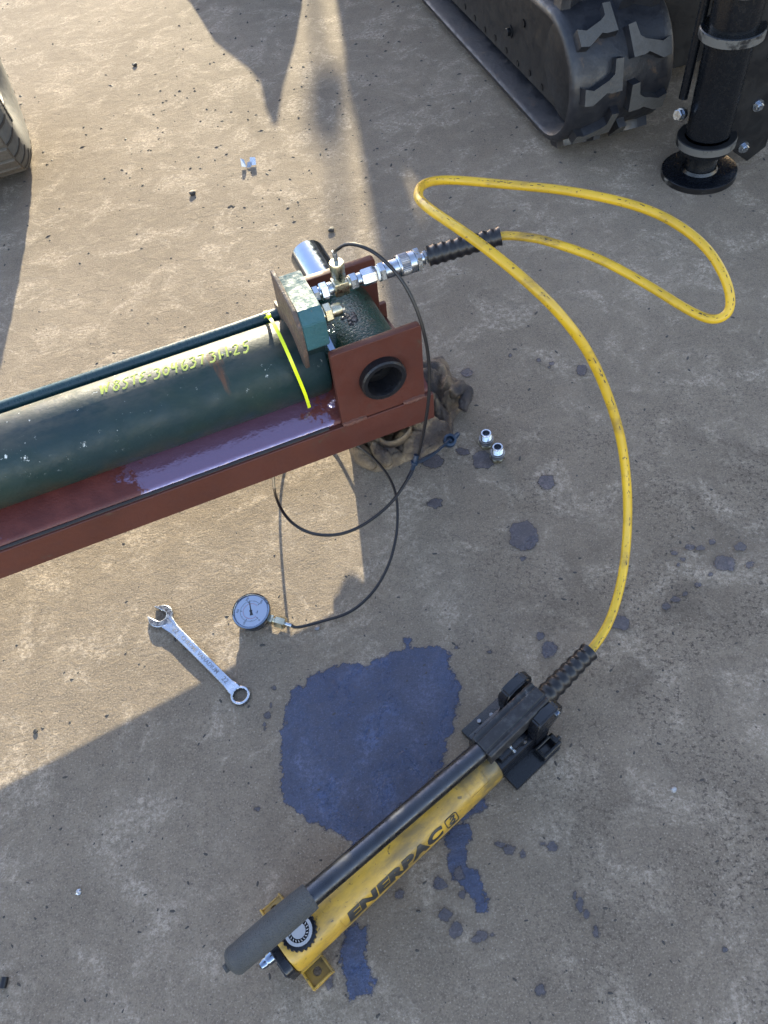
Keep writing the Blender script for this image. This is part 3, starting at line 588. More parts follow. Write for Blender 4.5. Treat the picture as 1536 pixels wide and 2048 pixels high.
q0 = PW(0.490, 0.001, 0.052); q1 = spot(1178, 1303, 0.050)
bm = BM(); lathe(bm, sleeve_profile((q1 - q0).length, 0.0178, 0.0150, 8), q0 - HB, (q1 - q0), 32, caps=False); obj('strain_relief', bm, M['black_rubber'], ho, angle=60)
bm = BM(); lathe(bm, [(0.0095, -0.012), (0.0095, 0.004)], q0 - HB, (q1 - q0), 20); hexnut(bm, 0.013, -0.012, -0.002, q0 - HB, (q1 - q0)); obj('swivel_nut', bm, M['zinc'], ho)

# ------------------------------------------------------------------ pressure gauge with its thin black hose
ga_c = V((-0.2713, 0.7075, 0.0)); gst = V((0.0561, -0.0306, 0)); gst.normalize()
ga = thing('pressure_gauge', 'round silver pressure gauge with white dial on a long thin black hose', 'pressure gauge', ga_c)
tilt = V((-0.03, -0.10, 1.0)).normalized()
gx = (gst - tilt * gst.dot(tilt)).normalized(); gy = tilt.cross(gx)
GB = basis(gx, gy, tilt, V((0, 0, 0.0125)))
def GP(x, y, z): return GB @ V((x, y, z))
O_ = GP(0, 0, 0)
bm = BM(); lathe(bm, [(0.018, -0.008), (0.029, -0.007), (0.0305, -0.004), (0.0305, 0.016), (0.032, 0.017)], O_, tilt, 56); obj('case', bm, M['steel_dark'], ga)
bm = BM(); lathe(bm, [(0.0315, 0.010), (0.0352, 0.0125), (0.0358, 0.018), (0.0345, 0.0215), (0.0320, 0.0225), (0.0305, 0.0205), (0.0298, 0.017)], O_, tilt, 64, caps=False); obj('bezel', bm, M['chrome'], ga)
bm = BM(); lathe(bm, [(0.0005, 0.0192), (0.0306, 0.0192), (0.0306, 0.0186)], O_, tilt, 56); obj('dial', bm, M['dial'], ga)
bm = BM(); lathe(bm, [(0.0005, 0.0212), (0.0308, 0.0212)], O_, tilt, 56, caps=False); obj('glass', bm, M['glass'], ga)
bm = BM(); br = BM()
def dial_pt(r, deg, z=0.0194): return GP(r * cos(R(deg)), r * sin(R(deg)), z)
A0, A1 = -28.0, -298.0                                  # scale runs clockwise round the dial, its gap towards the stem
for i in range(41):
    a = A0 + (A1 - A0) * i / 40; r0 = 0.0165 if i % 10 == 0 else (0.0180 if i % 5 == 0 else 0.0190)
    ribbon(bm, [dial_pt(r0, a), dial_pt(0.0208, a)], GB.to_3x3() @ V((-sin(R(a)), cos(R(a)), 0)), 0.0007 if i % 10 else 0.0011, 0.0001)
for i in range(25):
    a = A0 + (A1 - A0) * i / 24
    ribbon(br, [dial_pt(0.0135, a), dial_pt(0.0148, a)], GB.to_3x3() @ V((-sin(R(a)), cos(R(a)), 0)), 0.0006, 0.0001)
ribbon(br, [dial_pt(0.0149, A0 + (A1 - A0) * i / 48) for i in range(49)], tilt, 0.0002, 0.0003)
for i, tx in enumerate(('0', '100', '200', '300', '400')):
    a = A0 + (A1 - A0) * i / 4; me = text_mesh(tx, 0.0052, 0.00004); add_mesh(bm, xform(me, GB @ Matrix.Translation((0.0248 * cos(R(a)), 0.0248 * sin(R(a)), 0.0194)) @ Matrix.Rotation(R(90), 4, 'Z')))
me = text_mesh('bar', 0.0048, 0.00004); add_mesh(bm, xform(me, GB @ Matrix.Translation((0.0115, 0.002, 0.0194)) @ Matrix.Rotation(R(90), 4, 'Z')))
obj('scale_marks', bm, M['ink'], ga, smooth=False); obj('inner_scale_marks', br, M['red_ink'], ga, smooth=False)
na = math.degrees(math.atan2(*reversed((GB.inverted().to_3x3() @ (V((-0.06, 1, 0)))).xy[:])))
bm = BM(); nd = GB.to_3x3() @ V((cos(R(na)), sin(R(na)), 0)); nw = GB.to_3x3() @ V((-sin(R(na)), cos(R(na)), 0)); zc = GP(0, 0, 0.0201)
for a, b, wa, wb in ((0, 0.021, 0.0012, 0.0004), (0, -0.0085, 0.0014, 0.0030)):
    v = [zc + nd * a + nw * wa, zc + nd * a - nw * wa, zc + nd * b - nw * wb, zc + nd * b + nw * wb]
    lo = [bm.verts.new(p) for p in v]; hi = [bm.verts.new(p + tilt * 0.0004) for p in v]
    bm.faces.new(lo); bm.faces.new(hi)
    for i in range(4): bm.faces.new((lo[i], lo[(i + 1) % 4], hi[(i + 1) % 4], hi[i]))
lathe(bm, [(0.0026, -0.0003), (0.0026, 0.0008)], zc, tilt, 16); obj('needle', bm, M['ink'], ga)
N0 = GP(0.029, 0, 0.004)
bm = BM(); lathe(bm, [(0.0075, 0), (0.0075, 0.012)], N0, gx, 20); box(bm, N0 + gx * 0.007, (0.011, 0.014, 0.014), rot=GB.to_3x3(), bevel=0.001); lathe(bm, [(0.0055, 0.01), (0.006, 0.014), (0.0052, 0.018)], N0, gx, 16); obj('stem', bm, M['zinc_y'], ga)
bm = BM(); hexnut(bm, 0.0112, 0.017, 0.036, N0, gx, phase=0.15); obj('swivel_nut', bm, M['zinc_y'], ga)
bm = BM(); lathe(bm, [(0.0036, 0.036), (0.0036, 0.048), (0.0032, 0.049)], N0, gx, 16); obj('ferrule', bm, M['zinc'], ga)
GL0 = ga_c
stub = FW(-0.1215, FY, FZ + 0.048)
hose_pts = [stub, stub + V((0, 0, 0.020))] + [spot(*p) for p in [(672, 501, .505), (690, 489, .520), (715, 490, .525), (745, 503, .520), (775, 527, .505), (805, 563, .480), (830, 610, .445), (848, 665, .400), (858, 725, .345), (858, 790, .285), (850, 850, .225), (838, 905, .165), (825, 940, .125), (795, 990, .130), (760, 1026, .140), (715, 1056, .148), (670, 1070, .150), (620, 1066, .146), (580, 1042, .136), (556, 1005, .118), (547, 965, .070), (551, 935, .030), (572, 905, .008), (610, 884, .004), (660, 876, .008), (705, 887, .040), (745, 915, .056), (775, 950, .058), (792, 990, .058), (795, 1040, .050), (790, 1085, .040), (775, 1135, .028), (745, 1185, .018), (700, 1224, .012), (645, 1242, .012)]] + [N0 + ga_c + gx * 0.062, N0 + ga_c + gx * 0.047]
bm = BM(); tube(bm, [p - GL0 for p in smooth_path(catmull(hose_pts, 8), 5)], 0.0029, 10); obj('capillary_hose', bm, M['black_rubber'], ga)
bm = BM(); lathe(bm, [(0.0042, -0.002), (0.0042, 0.021), (0.0036, 0.022)], stub - GL0, (0, 0, 1), 18); obj('ferrule', bm, M['zinc'], ga)
# dust cap on its strap
k0 = spot(829, 925, .145); k1 = spot(900, 880, .035)
bm = BM(); tube(bm, [p - GL0 for p in catmull([spot(833, 910, .160), k0, spot(822, 945, .118), spot(815, 958, .11)], 6)], lambda t: 0.0050 * (1 - 0.25 * t), 12)
ribbon(bm, [p - GL0 for p in smooth_path(catmull([k0, spot(845, 921, .115), spot(868, 907, .07), spot(885, 893, .045), k1], 6), 2)], (0.3, 0.5, 0.8), 0.0062, 0.0022)
lathe(bm, [(0.0070, -0.0025), (0.0074, 0), (0.0070, 0.0025)], k0 - GL0, (hose_pts[14] - hose_pts[12]), 16)
lathe(bm, [(0.012, -0.012), (0.0135, -0.010), (0.0135, 0.002), (0.0115, 0.003), (0.0085, 0.003), (0.0085, -0.006), (0.0035, -0.006), (0.0035, 0.000), (0.0005, 0.000)], k1 - GL0, (0.1, -0.35, 0.9), 28)
tube(bm, [p - GL0 for p in catmull([k1 + V((0.006, 0.004, -0.004)), k1 + V((0.018, 0.014, -0.004)), k1 + V((0.022, 0.018, -0.005))], 4)], lambda t: 0.006 * (1 - 0.6 * t) + 0.001, 10)
obj('dust_cap', bm, M['capblue'], ga)

# ------------------------------------------------------------------ hand pump (local: X along the barrel, Y left of it, Z up)
pu = thing('hand_pump', 'long yellow hydraulic hand pump with black handle lying across the concrete', 'hand pump', PM, PROT)
RA, RB, RZ, RN, RT = 0.0330, 0.0365, 0.0470, 2.25, -0.0098
def res_sec(n=64):
    out = []
    for i in range(n):
        a = 2 * pi * i / n; c, s = cos(a), sin(a)
        out.append((RA * math.copysign(abs(c) ** (2 / RN), c), RZ + RB * math.copysign(abs(s) ** (2 / RN), s)))
    return out
bm = BM(); rings = []
for s, k_ in ((-0.016, 0.93), (-0.012, 0.985), (-0.006, 1.0), (0.12, 1.0), (0.25, 1.0), (0.368, 1.0), (0.374, 0.985), (0.376, 0.95)):
    rings.append([bm.verts.new((s, RT + y * k_, RZ + (z - RZ) * k_)) for y, z in res_sec()])
for a, b in zip(rings, rings[1:]):
    for i in range(64): bm.faces.new((a[i], a[(i + 1) % 64], b[(i + 1) % 64], b[i]))
bm.faces.new(rings[0]); bm.faces.new(rings[-1]); obj('reservoir', bm, M['yellow'], pu, angle=40)
def flank(s, y, off=0.0):
    """point on the near flank of the barrel: y metres up round the section from the line of the lettering"""
    a = R(26) + y / 0.0345; c, s_ = cos(a), sin(a)
    return V((s, RT - (RA + off) * abs(c) ** (2 / RN), RZ + (RB + off) * math.copysign(abs(s_) ** (2 / RN), s_)))
me = text_mesh('ENERPAC', 0.030, 0.00012, 0.0019, 1.72, 1.06)
xs = [v.co.x for v in me.vertices]; cx = (min(xs) + max(xs)) / 2; kx = 0.176 / (max(xs) - min(xs)); ys = [v.co.y for v in me.vertices]; cyy = (min(ys) + max(ys)) / 2; ky = 0.0215 / (max(ys) - min(ys))
def pr_txt(c, s0, z0, kx=1.0, ky=1.0, slant=0.18):
    return flank(s0 + c.x * kx + c.y * ky * slant, c.y * ky, 0.0004 + c.z)
bmq = BM(); bmq.from_mesh(me); bmesh.ops.subdivide_edges(bmq, edges=[e for e in bmq.edges if e.calc_length() > 0.006], cuts=3); bmesh.ops.triangulate(bmq, faces=bmq.faces[:])
for v in bmq.verts: v.co = pr_txt(V((v.co.x - cx, v.co.y - cyy, v.co.z)), 0.1655, 0, kx, ky)
obj('lettering', bmq, M['ink'], pu, smooth=False)
def side_ribbon(bm, pts, s0, z0, w_, closed=False):
    P2 = []
    for a, b in zip(pts, pts[1:]):
        for j in range(4): P2.append(flank(s0 + a[0] + (b[0] - a[0]) * j / 4, a[1] + (b[1] - a[1]) * j / 4, 0.0003))
    P2.append(flank(s0 + pts[-1][0], pts[-1][1], 0.0003)); tube(bm, P2, w_ / 2, 6)
bm = BM()
for rect, s0 in ((rrect(0.022, 0.019, 0.003, 2), 0.2720),): side_ribbon(bm, rect + rect[:1], s0, 0.0655, 0.0016)
side_ribbon(bm, [(-.002, -.006), (.003, -.005), (.005, -.002), (.002, .0005), (-.003, -.001), (-.005, -.004), (-.002, -.006)], 0.2720, 0, 0.0026)
side_ribbon(bm, [(.001, .001), (.004, .003), (.007, .006), (.001, .0065), (-.002, .004)], 0.2720, 0, 0.0022); obj('maker_emblem', bm, M['ink'], pu)
bm = BM()
side_ribbon(bm, [(0.004, -.012), (-0.006, -.012), (-0.006, .010)], 0.072, 0, 0.0012); obj('emblem_border', bm, M['yellow'], pu); bm = BM()
rc = rrect(0.040, 0.028, 0.004, 2)
def top_pt(s, t): return V((s, RT + t, RZ + RB * max(0, 1 - abs(t / RA) ** RN) ** (1 / RN) + 0.0003))
lab = [top_pt(0.315, -0.004 - i * 0.0033) for i in range(8)] + [top_pt(0.315 + 0.0035 * i, -0.0275) for i in range(1, 10)] + [top_pt(0.350, -0.0271 + i * 0.0033) for i in range(8)]
tube(bm, lab, 0.0006, 6); obj('label_border', bm, M['yellow'], pu)
# front foot, end cap, release screw, filler cap
for sgn in (-1, 1):
    bm = BM()
    out = [(x - 0.0005, sgn * 0.0505 + y) for x, y in rrect(0.034, 0.031, 0.003, 2)]
    hole = circ(-0.0005, sgn * 0.050, 0.0062, 20, ccw=False) if sgn < 0 else [(x - 0.0005, 0.052 + y) for x, y in rrect(0.012, 0.016, 0.0055, 5)][::-1]
    add_mesh(bm, xform(plate([out, hole], 0.0020, 0.0004, 1), Matrix.Translation((0, 0, 0.0032))))
    y0, y1 = (-0.0665, -0.035) if sgn < 0 else (0.035, 0.0665)
    for lo, hi in (((-0.0185, y0, 0.001), (-0.0155, y1, 0.0135)), ((0.0150, y0, 0.001), (0.0180, y1, 0.0135)), ((-0.0155, -0.0665 if sgn < 0 else 0.0635, 0.001), (0.0150, -0.0635 if sgn < 0 else 0.0665, 0.0135 if sgn < 0 else 0.006))):
        box2(bm, lo, hi, bevel=0.0007, seg=1)
    obj('mounting_ear', bm, M['yellow'], pu)
bm = BM(); box2(bm, (-0.0185, -0.040, 0.001), (0.018, 0.040, 0.016), bevel=0.001); obj('foot_saddle', bm, M['yellow'], pu)
bm = BM(); add_mesh(bm, xform(plate([[(x, y) for x, y in rrect(0.066, 0.062, 0.012, 4)]], 0.0065, 0.0015, 2), basis((0, 1, 0), (0, 0, 1), (1, 0, 0), (-0.0235, -0.008, 0.044))))
box2(bm, (-0.034, -0.036, 0.030), (-0.0295, -0.014, 0.052), bevel=0.001); box2(bm, (-0.034, 0.002, 0.030), (-0.0295, 0.020, 0.052), bevel=0.001); obj('end_cap', bm, M['black_plastic'], pu)
bm = BM(); lathe(bm, [(0.0085, -0.0295), (0.0085, -0.040), (0.0068, -0.043), (0.0072, -0.0455), (0.0055, -0.052), (0.001, -0.0545)], (0, -0.002, 0.050), (1, 0, 0), 24); obj('release_screw', bm, M['chrome'], pu)
FC = V((0.0165, -0.0105, RZ + RB - 0.001))
out = []
for i in range(96):
    r = 0.0255 if (i % 4) < 2 else 0.0238; out.append((r * cos(2 * pi * i / 96), r * sin(2 * pi * i / 96)))
bm = BM(); add_mesh(bm, xform(plate([out], 0.004, 0.0006, 1), Matrix.Translation(FC + V((0, 0, 0.004))))); fcap = obj('filler_cap', bm, M['black_plastic'], pu)
bm = BM(); add_mesh(bm, xform(plate([circ(0, 0, 0.0192, 40), circ(0, 0, 0.0150, 40, ccw=False)], 0.0003), Matrix.Translation(FC + V((0, 0, 0.0083)))))
add_mesh(bm, xform(plate([circ(0, 0, 0.0100, 32)], 0.0003), Matrix.Translation(FC + V((0, 0, 0.0083))))); obj('cap_ring', bm, M['silver_print'], fcap)
bm = BM()
for i in range(20):
    a = 2 * pi * i / 20; tube(bm, [FC + V((r * cos(a + d), r * sin(a + d), 0.0086)) for r, d in ((0.0112, 0), (0.0140, 0.10))], 0.0006, 5)
obj('cap_marks', bm, M['silver_print'], fcap)
# head
bm = BM(); box2(bm, (0.386, -0.063, 0.0), (0.483, 0.063, 0.010), bevel=0.0015); obj('base_plate', bm, M['black_paint'], pu)
bm = BM(); box2(bm, (0.3765, -0.036, 0.010), (0.470, 0.036, 0.060), bevel=0.003); box2(bm, (0.384, -0.030, 0.060), (0.440, 0.030, 0.078), bevel=0.002); box2(bm, (0.440, -0.018, 0.058), (0.488, 0.018, 0.072), bevel=0.003); obj('pump_head', bm, M['black_plastic'], pu)
bm = BM()
for x0, x1, y0, y1 in ((0.448, 0.486, -0.062, -0.057), (0.448, 0.452, -0.057, -0.044), (0.478, 0.486, -0.057, -0.040), (0.448, 0.486, -0.044, -0.040)): box2(bm, (x0, y0, 0.0102), (x1, y1, 0.026), bevel=0.0008, seg=1)
lathe(bm, [(0.004, 0.0), (0.004, 0.008)], (0.484, -0.052, 0.018), (1, 0, 0), 14); obj('anchor_clip', bm, M['black_paint'], pu)
HR = V((0.372, -0.0045, 0.105)); HF = V((-0.071, 0.0033, 0.1500)); hd = (HF - HR).normalized()
def HP(d, y=0, z=0): return HR + hd * d + V((0, y, 0)) + V((0, 0, z))
bm = BM(); tube(bm, [HP(-0.06), HP(0.1), HP(0.30), HP(0.33)], 0.0150, 32); obj('handle_tube', bm, M['tube'], pu)
GLn = (HF - HR).length
bm = BM(); tube(bm, [HP(0.316 + (GLn - 0.316) * i / 40) for i in range(41)], lambda t: (0.0185 + 0.0010 * sin(pi * min(1, t * 1.2))) * (1.0 if t < 0.9 else max(0.30, (1 - ((t - 0.9) / 0.1) ** 2.6) ** 0.5)) * (0.975 if t < 0.02 else 1.0), 32)
lathe(bm, [(0.003, -0.004), (0.0055, -0.001), (0.0055, 0.004)], HP(GLn + 0.001), hd, 14); obj('handle_grip', bm, M['foam'], pu, angle=60)
# handle socket: a black extruded channel over the tube end
bm = BM(); sec = [(-0.0205, 0.0), (-0.0205, 0.030), (-0.0185, 0.0325), (-0.0140, 0.0325), (-0.0130, 0.0305), (-0.0095, 0.0305), (-0.0085, 0.0340), (0.0085, 0.0340), (0.0095, 0.0305), (0.0130, 0.0305), (0.0140, 0.0325), (0.0185, 0.0325), (0.0205, 0.030), (0.0205, 0.0)]
S0 = V((0.366, -0.0055, 0.090)); sdv = (V((0.492, -0.0025, 0.088)) - S0); sn = sdv.normalized()
prism(bm, sec, lambda y, z, d: S0 + sn * d + V((0, y, z)), sdv.length); bmesh.ops.bevel(bm, geom=[e for e in bm.edges], offset=0.0008, segments=1, affect='EDGES'); obj('handle_socket', bm, M['black_ally'], pu)
for sgn in (-1, 1):
    bm = BM(); pts = []
    base = [(0.446, 0.060), (0.444, 0.100), (0.452, 0.116), (0.470, 0.121), (0.492, 0.119), (0.504, 0.106), (0.503, 0.088), (0.490, 0.076), (0.478, 0.060)]
    y0 = 0.0225 if sgn > 0 else -0.0405
    prism(bm, base, lambda x, z, d: V((x, y0 + d, z)), 0.018); bmesh.ops.bevel(bm, geom=bm.edges[:], offset=0.0025, segments=2, affect='EDGES'); lv = obj('pivot_lug', bm, M['black_plastic'], pu)
    bm = BM(); lathe(bm, [(0.0055, 0), (0.0055, 0.003), (0.004, 0.0042)], (0.490, 0.0405 if sgn > 0 else -0.0405, 0.103), (0, sgn, 0), 18); obj('pivot_bolt', bm, M['chrome'], lv)
bm = BM(); prism(bm, [(0.452, 0.010), (0.450, 0.062), (0.470, 0.068), (0.484, 0.060), (0.480, 0.010)], lambda x, z, d: V((x, -0.038 + d, z)), 0.012); bmesh.ops.bevel(bm, geom=bm.edges[:], offset=0.002, segments=2, affect='EDGES'); obj('link_arm', bm, M['black_plastic'], pu)
bm = BM(); tube(bm, [(0.408, -0.012 - 0.0004 * i + 0.0, 0.0795) for i in range(0, 60)], lambda t: 0.0024 + 0.0006 * sin(t * 70), 10); obj('spring', bm, M['zinc'], pu)
for c_, d_ in (((0.432, -0.0295, 0.070), (0, -1, 0.3)), ((0.440, 0.048, 0.010), (0, 0, 1)), ((0.418, 0.054, 0.010), (0, 0, 1))):
    bm = BM(); hexnut(bm, 0.0038, 0, 0.0035, c_, d_); obj('head_screw', bm, M['steel_dark'], pu)

# ------------------------------------------------------------------ spanner
wj = V((-0.4475, 0.7445, 0)); wr_ = V((-0.3052, 0.5590, 0)); wd = (wr_ - wj); WL = wd.length; wd.normalize(); wp = V((-wd.y, wd.x, 0))
sp = thing('spanner', 'chrome combination spanner lying half in sunlight on the concrete', 'spanner', wj)
out = []
def arc(cx, cy, r, a0, a1, n=14): return [(cx + r * cos(R(a0 + (a1 - a0) * i / n)), cy + r * sin(R(a0 + (a1 - a0) * i / n))) for i in range(n + 1)]
# one outline: shaft from the ring (x = WL) to the open jaw (x = 0)
RJ, RR = 0.0238, 0.0172
th = 15                                                 # jaw turned 15 degrees
def rot2(p, a): return (p[0] * cos(R(a)) - p[1] * sin(R(a)), p[0] * sin(R(a)) + p[1] * cos(R(a)))
jaw = arc(0, 0, RJ, 38, 138, 12)
jaw = jaw + [(-0.0250, 0.0125), (-0.0245, 0.0105), (-0.010, 0.0110)] + arc(0.0005, 0, 0.0112, 115, 245, 8)[1:-1][::-1][:0] + arc(0.0, 0, 0.0110, 90, -90, 10) + [(-0.010, -0.0110), (-0.0225, -0.0105), (-0.0235, -0.0130)] + arc(0, 0, RJ, -138, -38, 12)
jaw = [rot2(p, th) for p in jaw]
sh0 = [(RJ * cos(R(-30)), -0.0135), (0.045, -0.0092), (0.10, -0.0085), (0.16, -0.0082), (WL - 0.036, -0.0085), (WL - 0.022, -0.0108)]
sh1 = [(x, -y) for x, y in sh0[::-1]]
ring = arc(WL, 0, RR, -140, 140, 28)
poly = jaw + sh0 + ring + sh1
hole = []
for i in range(48):
    r = 0.0117 + 0.0011 * abs(sin(6 * pi * i / 24 + 0.3)); hole.append((WL + r * cos(-2 * pi * i / 48), r * sin(-2 * pi * i / 48)))
me = plate([poly, hole], 0.0038, 0.0014, 2)
def lift(c):
    x, y, z = c; t = x / WL
    if x < 0.030: kz = 1.15
    elif x > WL - 0.026: kz = 1.45
    else: kz = 0.85
    bow = 0.0052 + 0.0055 * max(0.0, sin(pi * min(1.0, max(0.0, t + 0.10)))) - 0.0015 * t
    q = wd * x + wp * y; return V((q.x, q.y, bow + z * kz))
bmq = BM(); bmq.from_mesh(me); bmesh.ops.triangulate(bmq, faces=[f for f in bmq.faces if len(f.verts) > 4])
for x in [0.024, 0.030, 0.05, 0.08, 0.11, 0.14, 0.17, WL - 0.036, WL - 0.026, WL - 0.020]:
    bmesh.ops.bisect_plane(bmq, geom=bmq.verts[:] + bmq.edges[:] + bmq.faces[:], plane_co=(x, 0, 0), plane_no=(1, 0, 0))
for v in bmq.verts: v.co = lift(v.co)
obj('shank', bmq, M['satin'], sp, angle=40)
bm = BM()
for tx, x0, sz in (('22', 0.048, 0.0125), ('CHROME VANADIUM', 0.120, 0.0105), ('22', 0.192, 0.0125)):
    me = text_mesh(tx, sz, 0.00025, 0.00008, 1.0, 1.05); b2_ = BM(); b2_.from_mesh(me)
    for v in b2_.verts:
        c = lift(V((x0 + v.co.x, v.co.y, 0.0038))); v.co = c + V((0, 0, v.co.z + 0.0001))
    me2 = bpy.data.meshes.new('t'); b2_.to_mesh(me2); add_mesh(bm, me2)
obj('stamped_lettering', bm, M['steel_dark'], sp, smooth=False)

# ------------------------------------------------------------------ two loose fittings
def fitting(loc, label):
    t = thing('hose_adapter', label, 'pipe fitting', loc, 0, 'loose threaded adapters standing on the concrete')
    bm = BM(); lathe(bm, [(0.010, 0.0), (0.0125, 0.0005), (0.0125, 0.003)], (0, 0, 0), Z, 32); hexnut(bm, 0.0155, 0.003, 0.011, (0, 0, 0), Z); obj('hex_body', bm, M['zinc_y'], t)
    bm = BM(); lathe(bm, [(0.0135, 0.011), (0.0145, 0.012), (0.0145, 0.016), (0.0138, 0.0165), (0.0138, 0.0175), (0.0150, 0.018), (0.0150, 0.0225), (0.0142, 0.0232), (0.0105, 0.0232)], (0, 0, 0), Z, 36); obj('sealing_collar', bm, M['steel_dark'], t)
    bm = BM(); prof = [(0.0105, 0.0232)]
    for i in range(7): prof += [(0.0112, 0.0236 + i * 0.0020), (0.0104, 0.0246 + i * 0.0020)]
    prof += [(0.0108, 0.0380), (0.0102, 0.0392), (0.0076, 0.0392), (0.0074, 0.012), (0.0005, 0.012)]
    lathe(bm, prof, (0, 0, 0), Z, 36, caps=False); obj('threaded_spigot', bm, M['zinc'], t)
fitting(V((0.2350, 1.0075, 0)), 'zinc threaded adapter standing upright, the one farther back of the pair')
fitting(V((0.2490, 0.9665, 0)), 'zinc threaded adapter standing upright, the one in front nearer the camera')

# ------------------------------------------------------------------ rag under the frame end
rag_c = spot(815, 868); rg = thing('work_rag', 'crumpled oily brown work rag on the concrete under the frame end', 'rag', rag_c)
outl = [(690, 880), (700, 908), (722, 934), (752, 948), (782, 938), (806, 926), (845, 914), (880, 898), (908, 872), (922, 825), (938, 790), (925, 768), (905, 752), (897, 728), (878, 714), (856, 716), (830, 740), (790, 780), (740, 820), (700, 855)]
OL = [spot(*p) - rag_c for p in outl]; NA, NRr = 150, 46
def ragR(a):
    best = None
    for i in range(len(OL)):
        p, q = OL[i], OL[(i + 1) % len(OL)]; d = V((cos(a), sin(a), 0)); e = q - p; den = d.x * e.y - d.y * e.x
        if abs(den) < 1e-9: continue
        t = (p.x * e.y - p.y * e.x) / den; s_ = (p.x * d.y - p.y * d.x) / den
        if t > 0 and -1e-6 <= s_ <= 1 + 1e-6: best = max(best or 0, t)
    return best or 0.1
bm = BM(); rings = []
for j in range(NRr + 1):
    f = j / NRr; ring = []
    for i in range(NA):
        a = 2 * pi * i / NA; r = ragR(a) * f; x, y = r * cos(a), r * sin(a)
        n1 = noise.noise(V((x * 13, y * 13, 1.3))); n2 = noise.noise(V((x * 30, y * 30, 4.1)))
        wx = x + 0.016 * noise.noise(V((x * 16, y * 16, 7.7))); wy = y + 0.016 * noise.noise(V((x * 16, y * 16, 9.2)))
        d1 = 2.6 * noise.noise(V((x * 9, y * 9, 2.2))); d2 = 2.6 * noise.noise(V((x * 11, y * 11, 8.2)))
        f1 = abs(sin(58 * (0.80 * x + 0.55 * y) + 2 * d1)); f2 = abs(sin(74 * (-0.45 * x + 0.9 * y) + 2 * d2)); f3 = abs(sin(150 * (0.6 * x - 0.8 * y) + 4 * d1))
        hmax = 0.060 if x > 0.03 or y < -0.02 else 0.085
        z = hmax * (1 - f ** 6) * (0.16 + 0.46 * f1 + 0.30 * f2 * (0.4 + 0.6 * f1) + 0.10 * f3 + 0.10 * n1)
        z = max(0.0015 + 0.002 * (n2 + 1), z)
        if f > 0.9: z *= max(0.1, (1.02 - f) / 0.12)
        ring.append(bm.verts.new((wx, wy, min(0.112, z))))
    rings.append(ring)
for a, b in zip(rings, rings[1:]):
    for i in range(NA): bm.faces.new((a[i], a[(i + 1) % NA], b[(i + 1) % NA], b[i]))
def roll(bm, P, r0, wob=0.22, seg=16, seed=0):
    P = smooth_path(catmull([p - rag_c for p in P], 8), 2); n0 = len(bm.verts)
    tube(bm, P, lambda t: r0 * (0.55 + 0.45 * sin(pi * min(1, max(0, t * 0.9 + 0.08)))), seg); bm.verts.ensure_lookup_table()
    for v in bm.verts[n0:]: v.co += V((noise.noise(v.co * 60 + V((seed, 0, 0))) + 0.35 * noise.noise(v.co * 190), noise.noise(v.co * 60 + V((0, seed, 3))), noise.noise(v.co * 55 + V((5, 0, seed))))) * r0 * wob * 1.6; v.co.z = max(0.001, v.co.z)
roll(bm, [spot(712, 890, .03), spot(728, 912, .025), spot(750, 936, .016)], 0.017, seed=1)
roll(bm, [spot(745, 890, .04), spot(764, 908, .03), spot(780, 930, .018)], 0.016, seed=2)
roll(bm, [spot(905, 790, .06), spot(920, 776, .058), spot(932, 788, .045), spot(926, 820, .03)], 0.016, seed=6)
obj('cloth', bm, M['rag'], rg, angle=180)
bm = BM(); rc_ = spot(790, 868, .062) - rag_c; P = [rc_ + V((0.034 * cos(2 * pi * i / 36) * 0.95 + 0.008 * sin(2 * pi * i / 36), 0.022 * sin(2 * pi * i / 36), 0.004 * cos(2 * pi * i / 18))) for i in range(37)]
ribbon(bm, P, (0.0, -0.25, 1), 0.026, 0.003); obj('cuff', bm, M['rag'], rg, angle=180)

# ------------------------------------------------------------------ tracked machine with stabiliser leg
te = V((-0.163105, 0.986609, 0)); tw = V((0.986609, 0.163105, 0)); T0_ = V((0.65124, 1.99649, 0))
mc = thing('tracked_machine', 'dark tracked machine with rubber track and black stabiliser leg, parked at the upper right', 'tracked machine', T0_)
TR, TWd, TL = 0.165, 0.285, 1.75                        # idler radius over the belt, belt width, straight length
def track_pt(s, off, y):
    """s: arc length round the loop from the front idler bottom going up the front; off: outwards; y: across"""
    half = pi * TR
    if s < half: a = -pi / 2 - s / TR; c = V((0.065, TR)); p = V((c.x + (TR + off) * cos(a), c.y + (TR + off) * sin(a)))
    elif s < half + TL: p = V((0.065 + (s - half), 2 * TR + off))
    elif s < 2 * half + TL: a = pi / 2 - (s - half - TL) / TR; p = V((0.065 + TL + (TR + off) * cos(a), TR + (TR + off) * sin(a)))
    else: p = V((0.065 + TL - (s - 2 * half - TL), -off))
    return te * p.x + tw * y + V((0, 0, p.y + 0.024))
TT = 2 * pi * TR + 2 * TL
bm = BM(); N_ = 220; rings = []
for i in range(N_):
    s = TT * i / N_; rings.append([bm.verts.new(track_pt(s, o_, y)) for o_, y in ((0.0, 0.008), (0.001, 0.03), (0.0, TWd / 2), (0.001, TWd - 0.03), (0.0, TWd - 0.008), (-0.008, TWd), (-0.018, TWd), (-0.024, TWd - 0.01), (-0.026, TWd / 2), (-0.024, 0.01), (-0.018, 0.0), (-0.008, 0.0))])
for i in range(N_):
    a, b = rings[i], rings[(i + 1) % N_]
    for j in range(12): bm.faces.new((a[j], a[(j + 1) % 12], b[(j + 1) % 12], b[j]))
tk = obj('rubber_track', bm, M['rubber_track'], mc, angle=50)
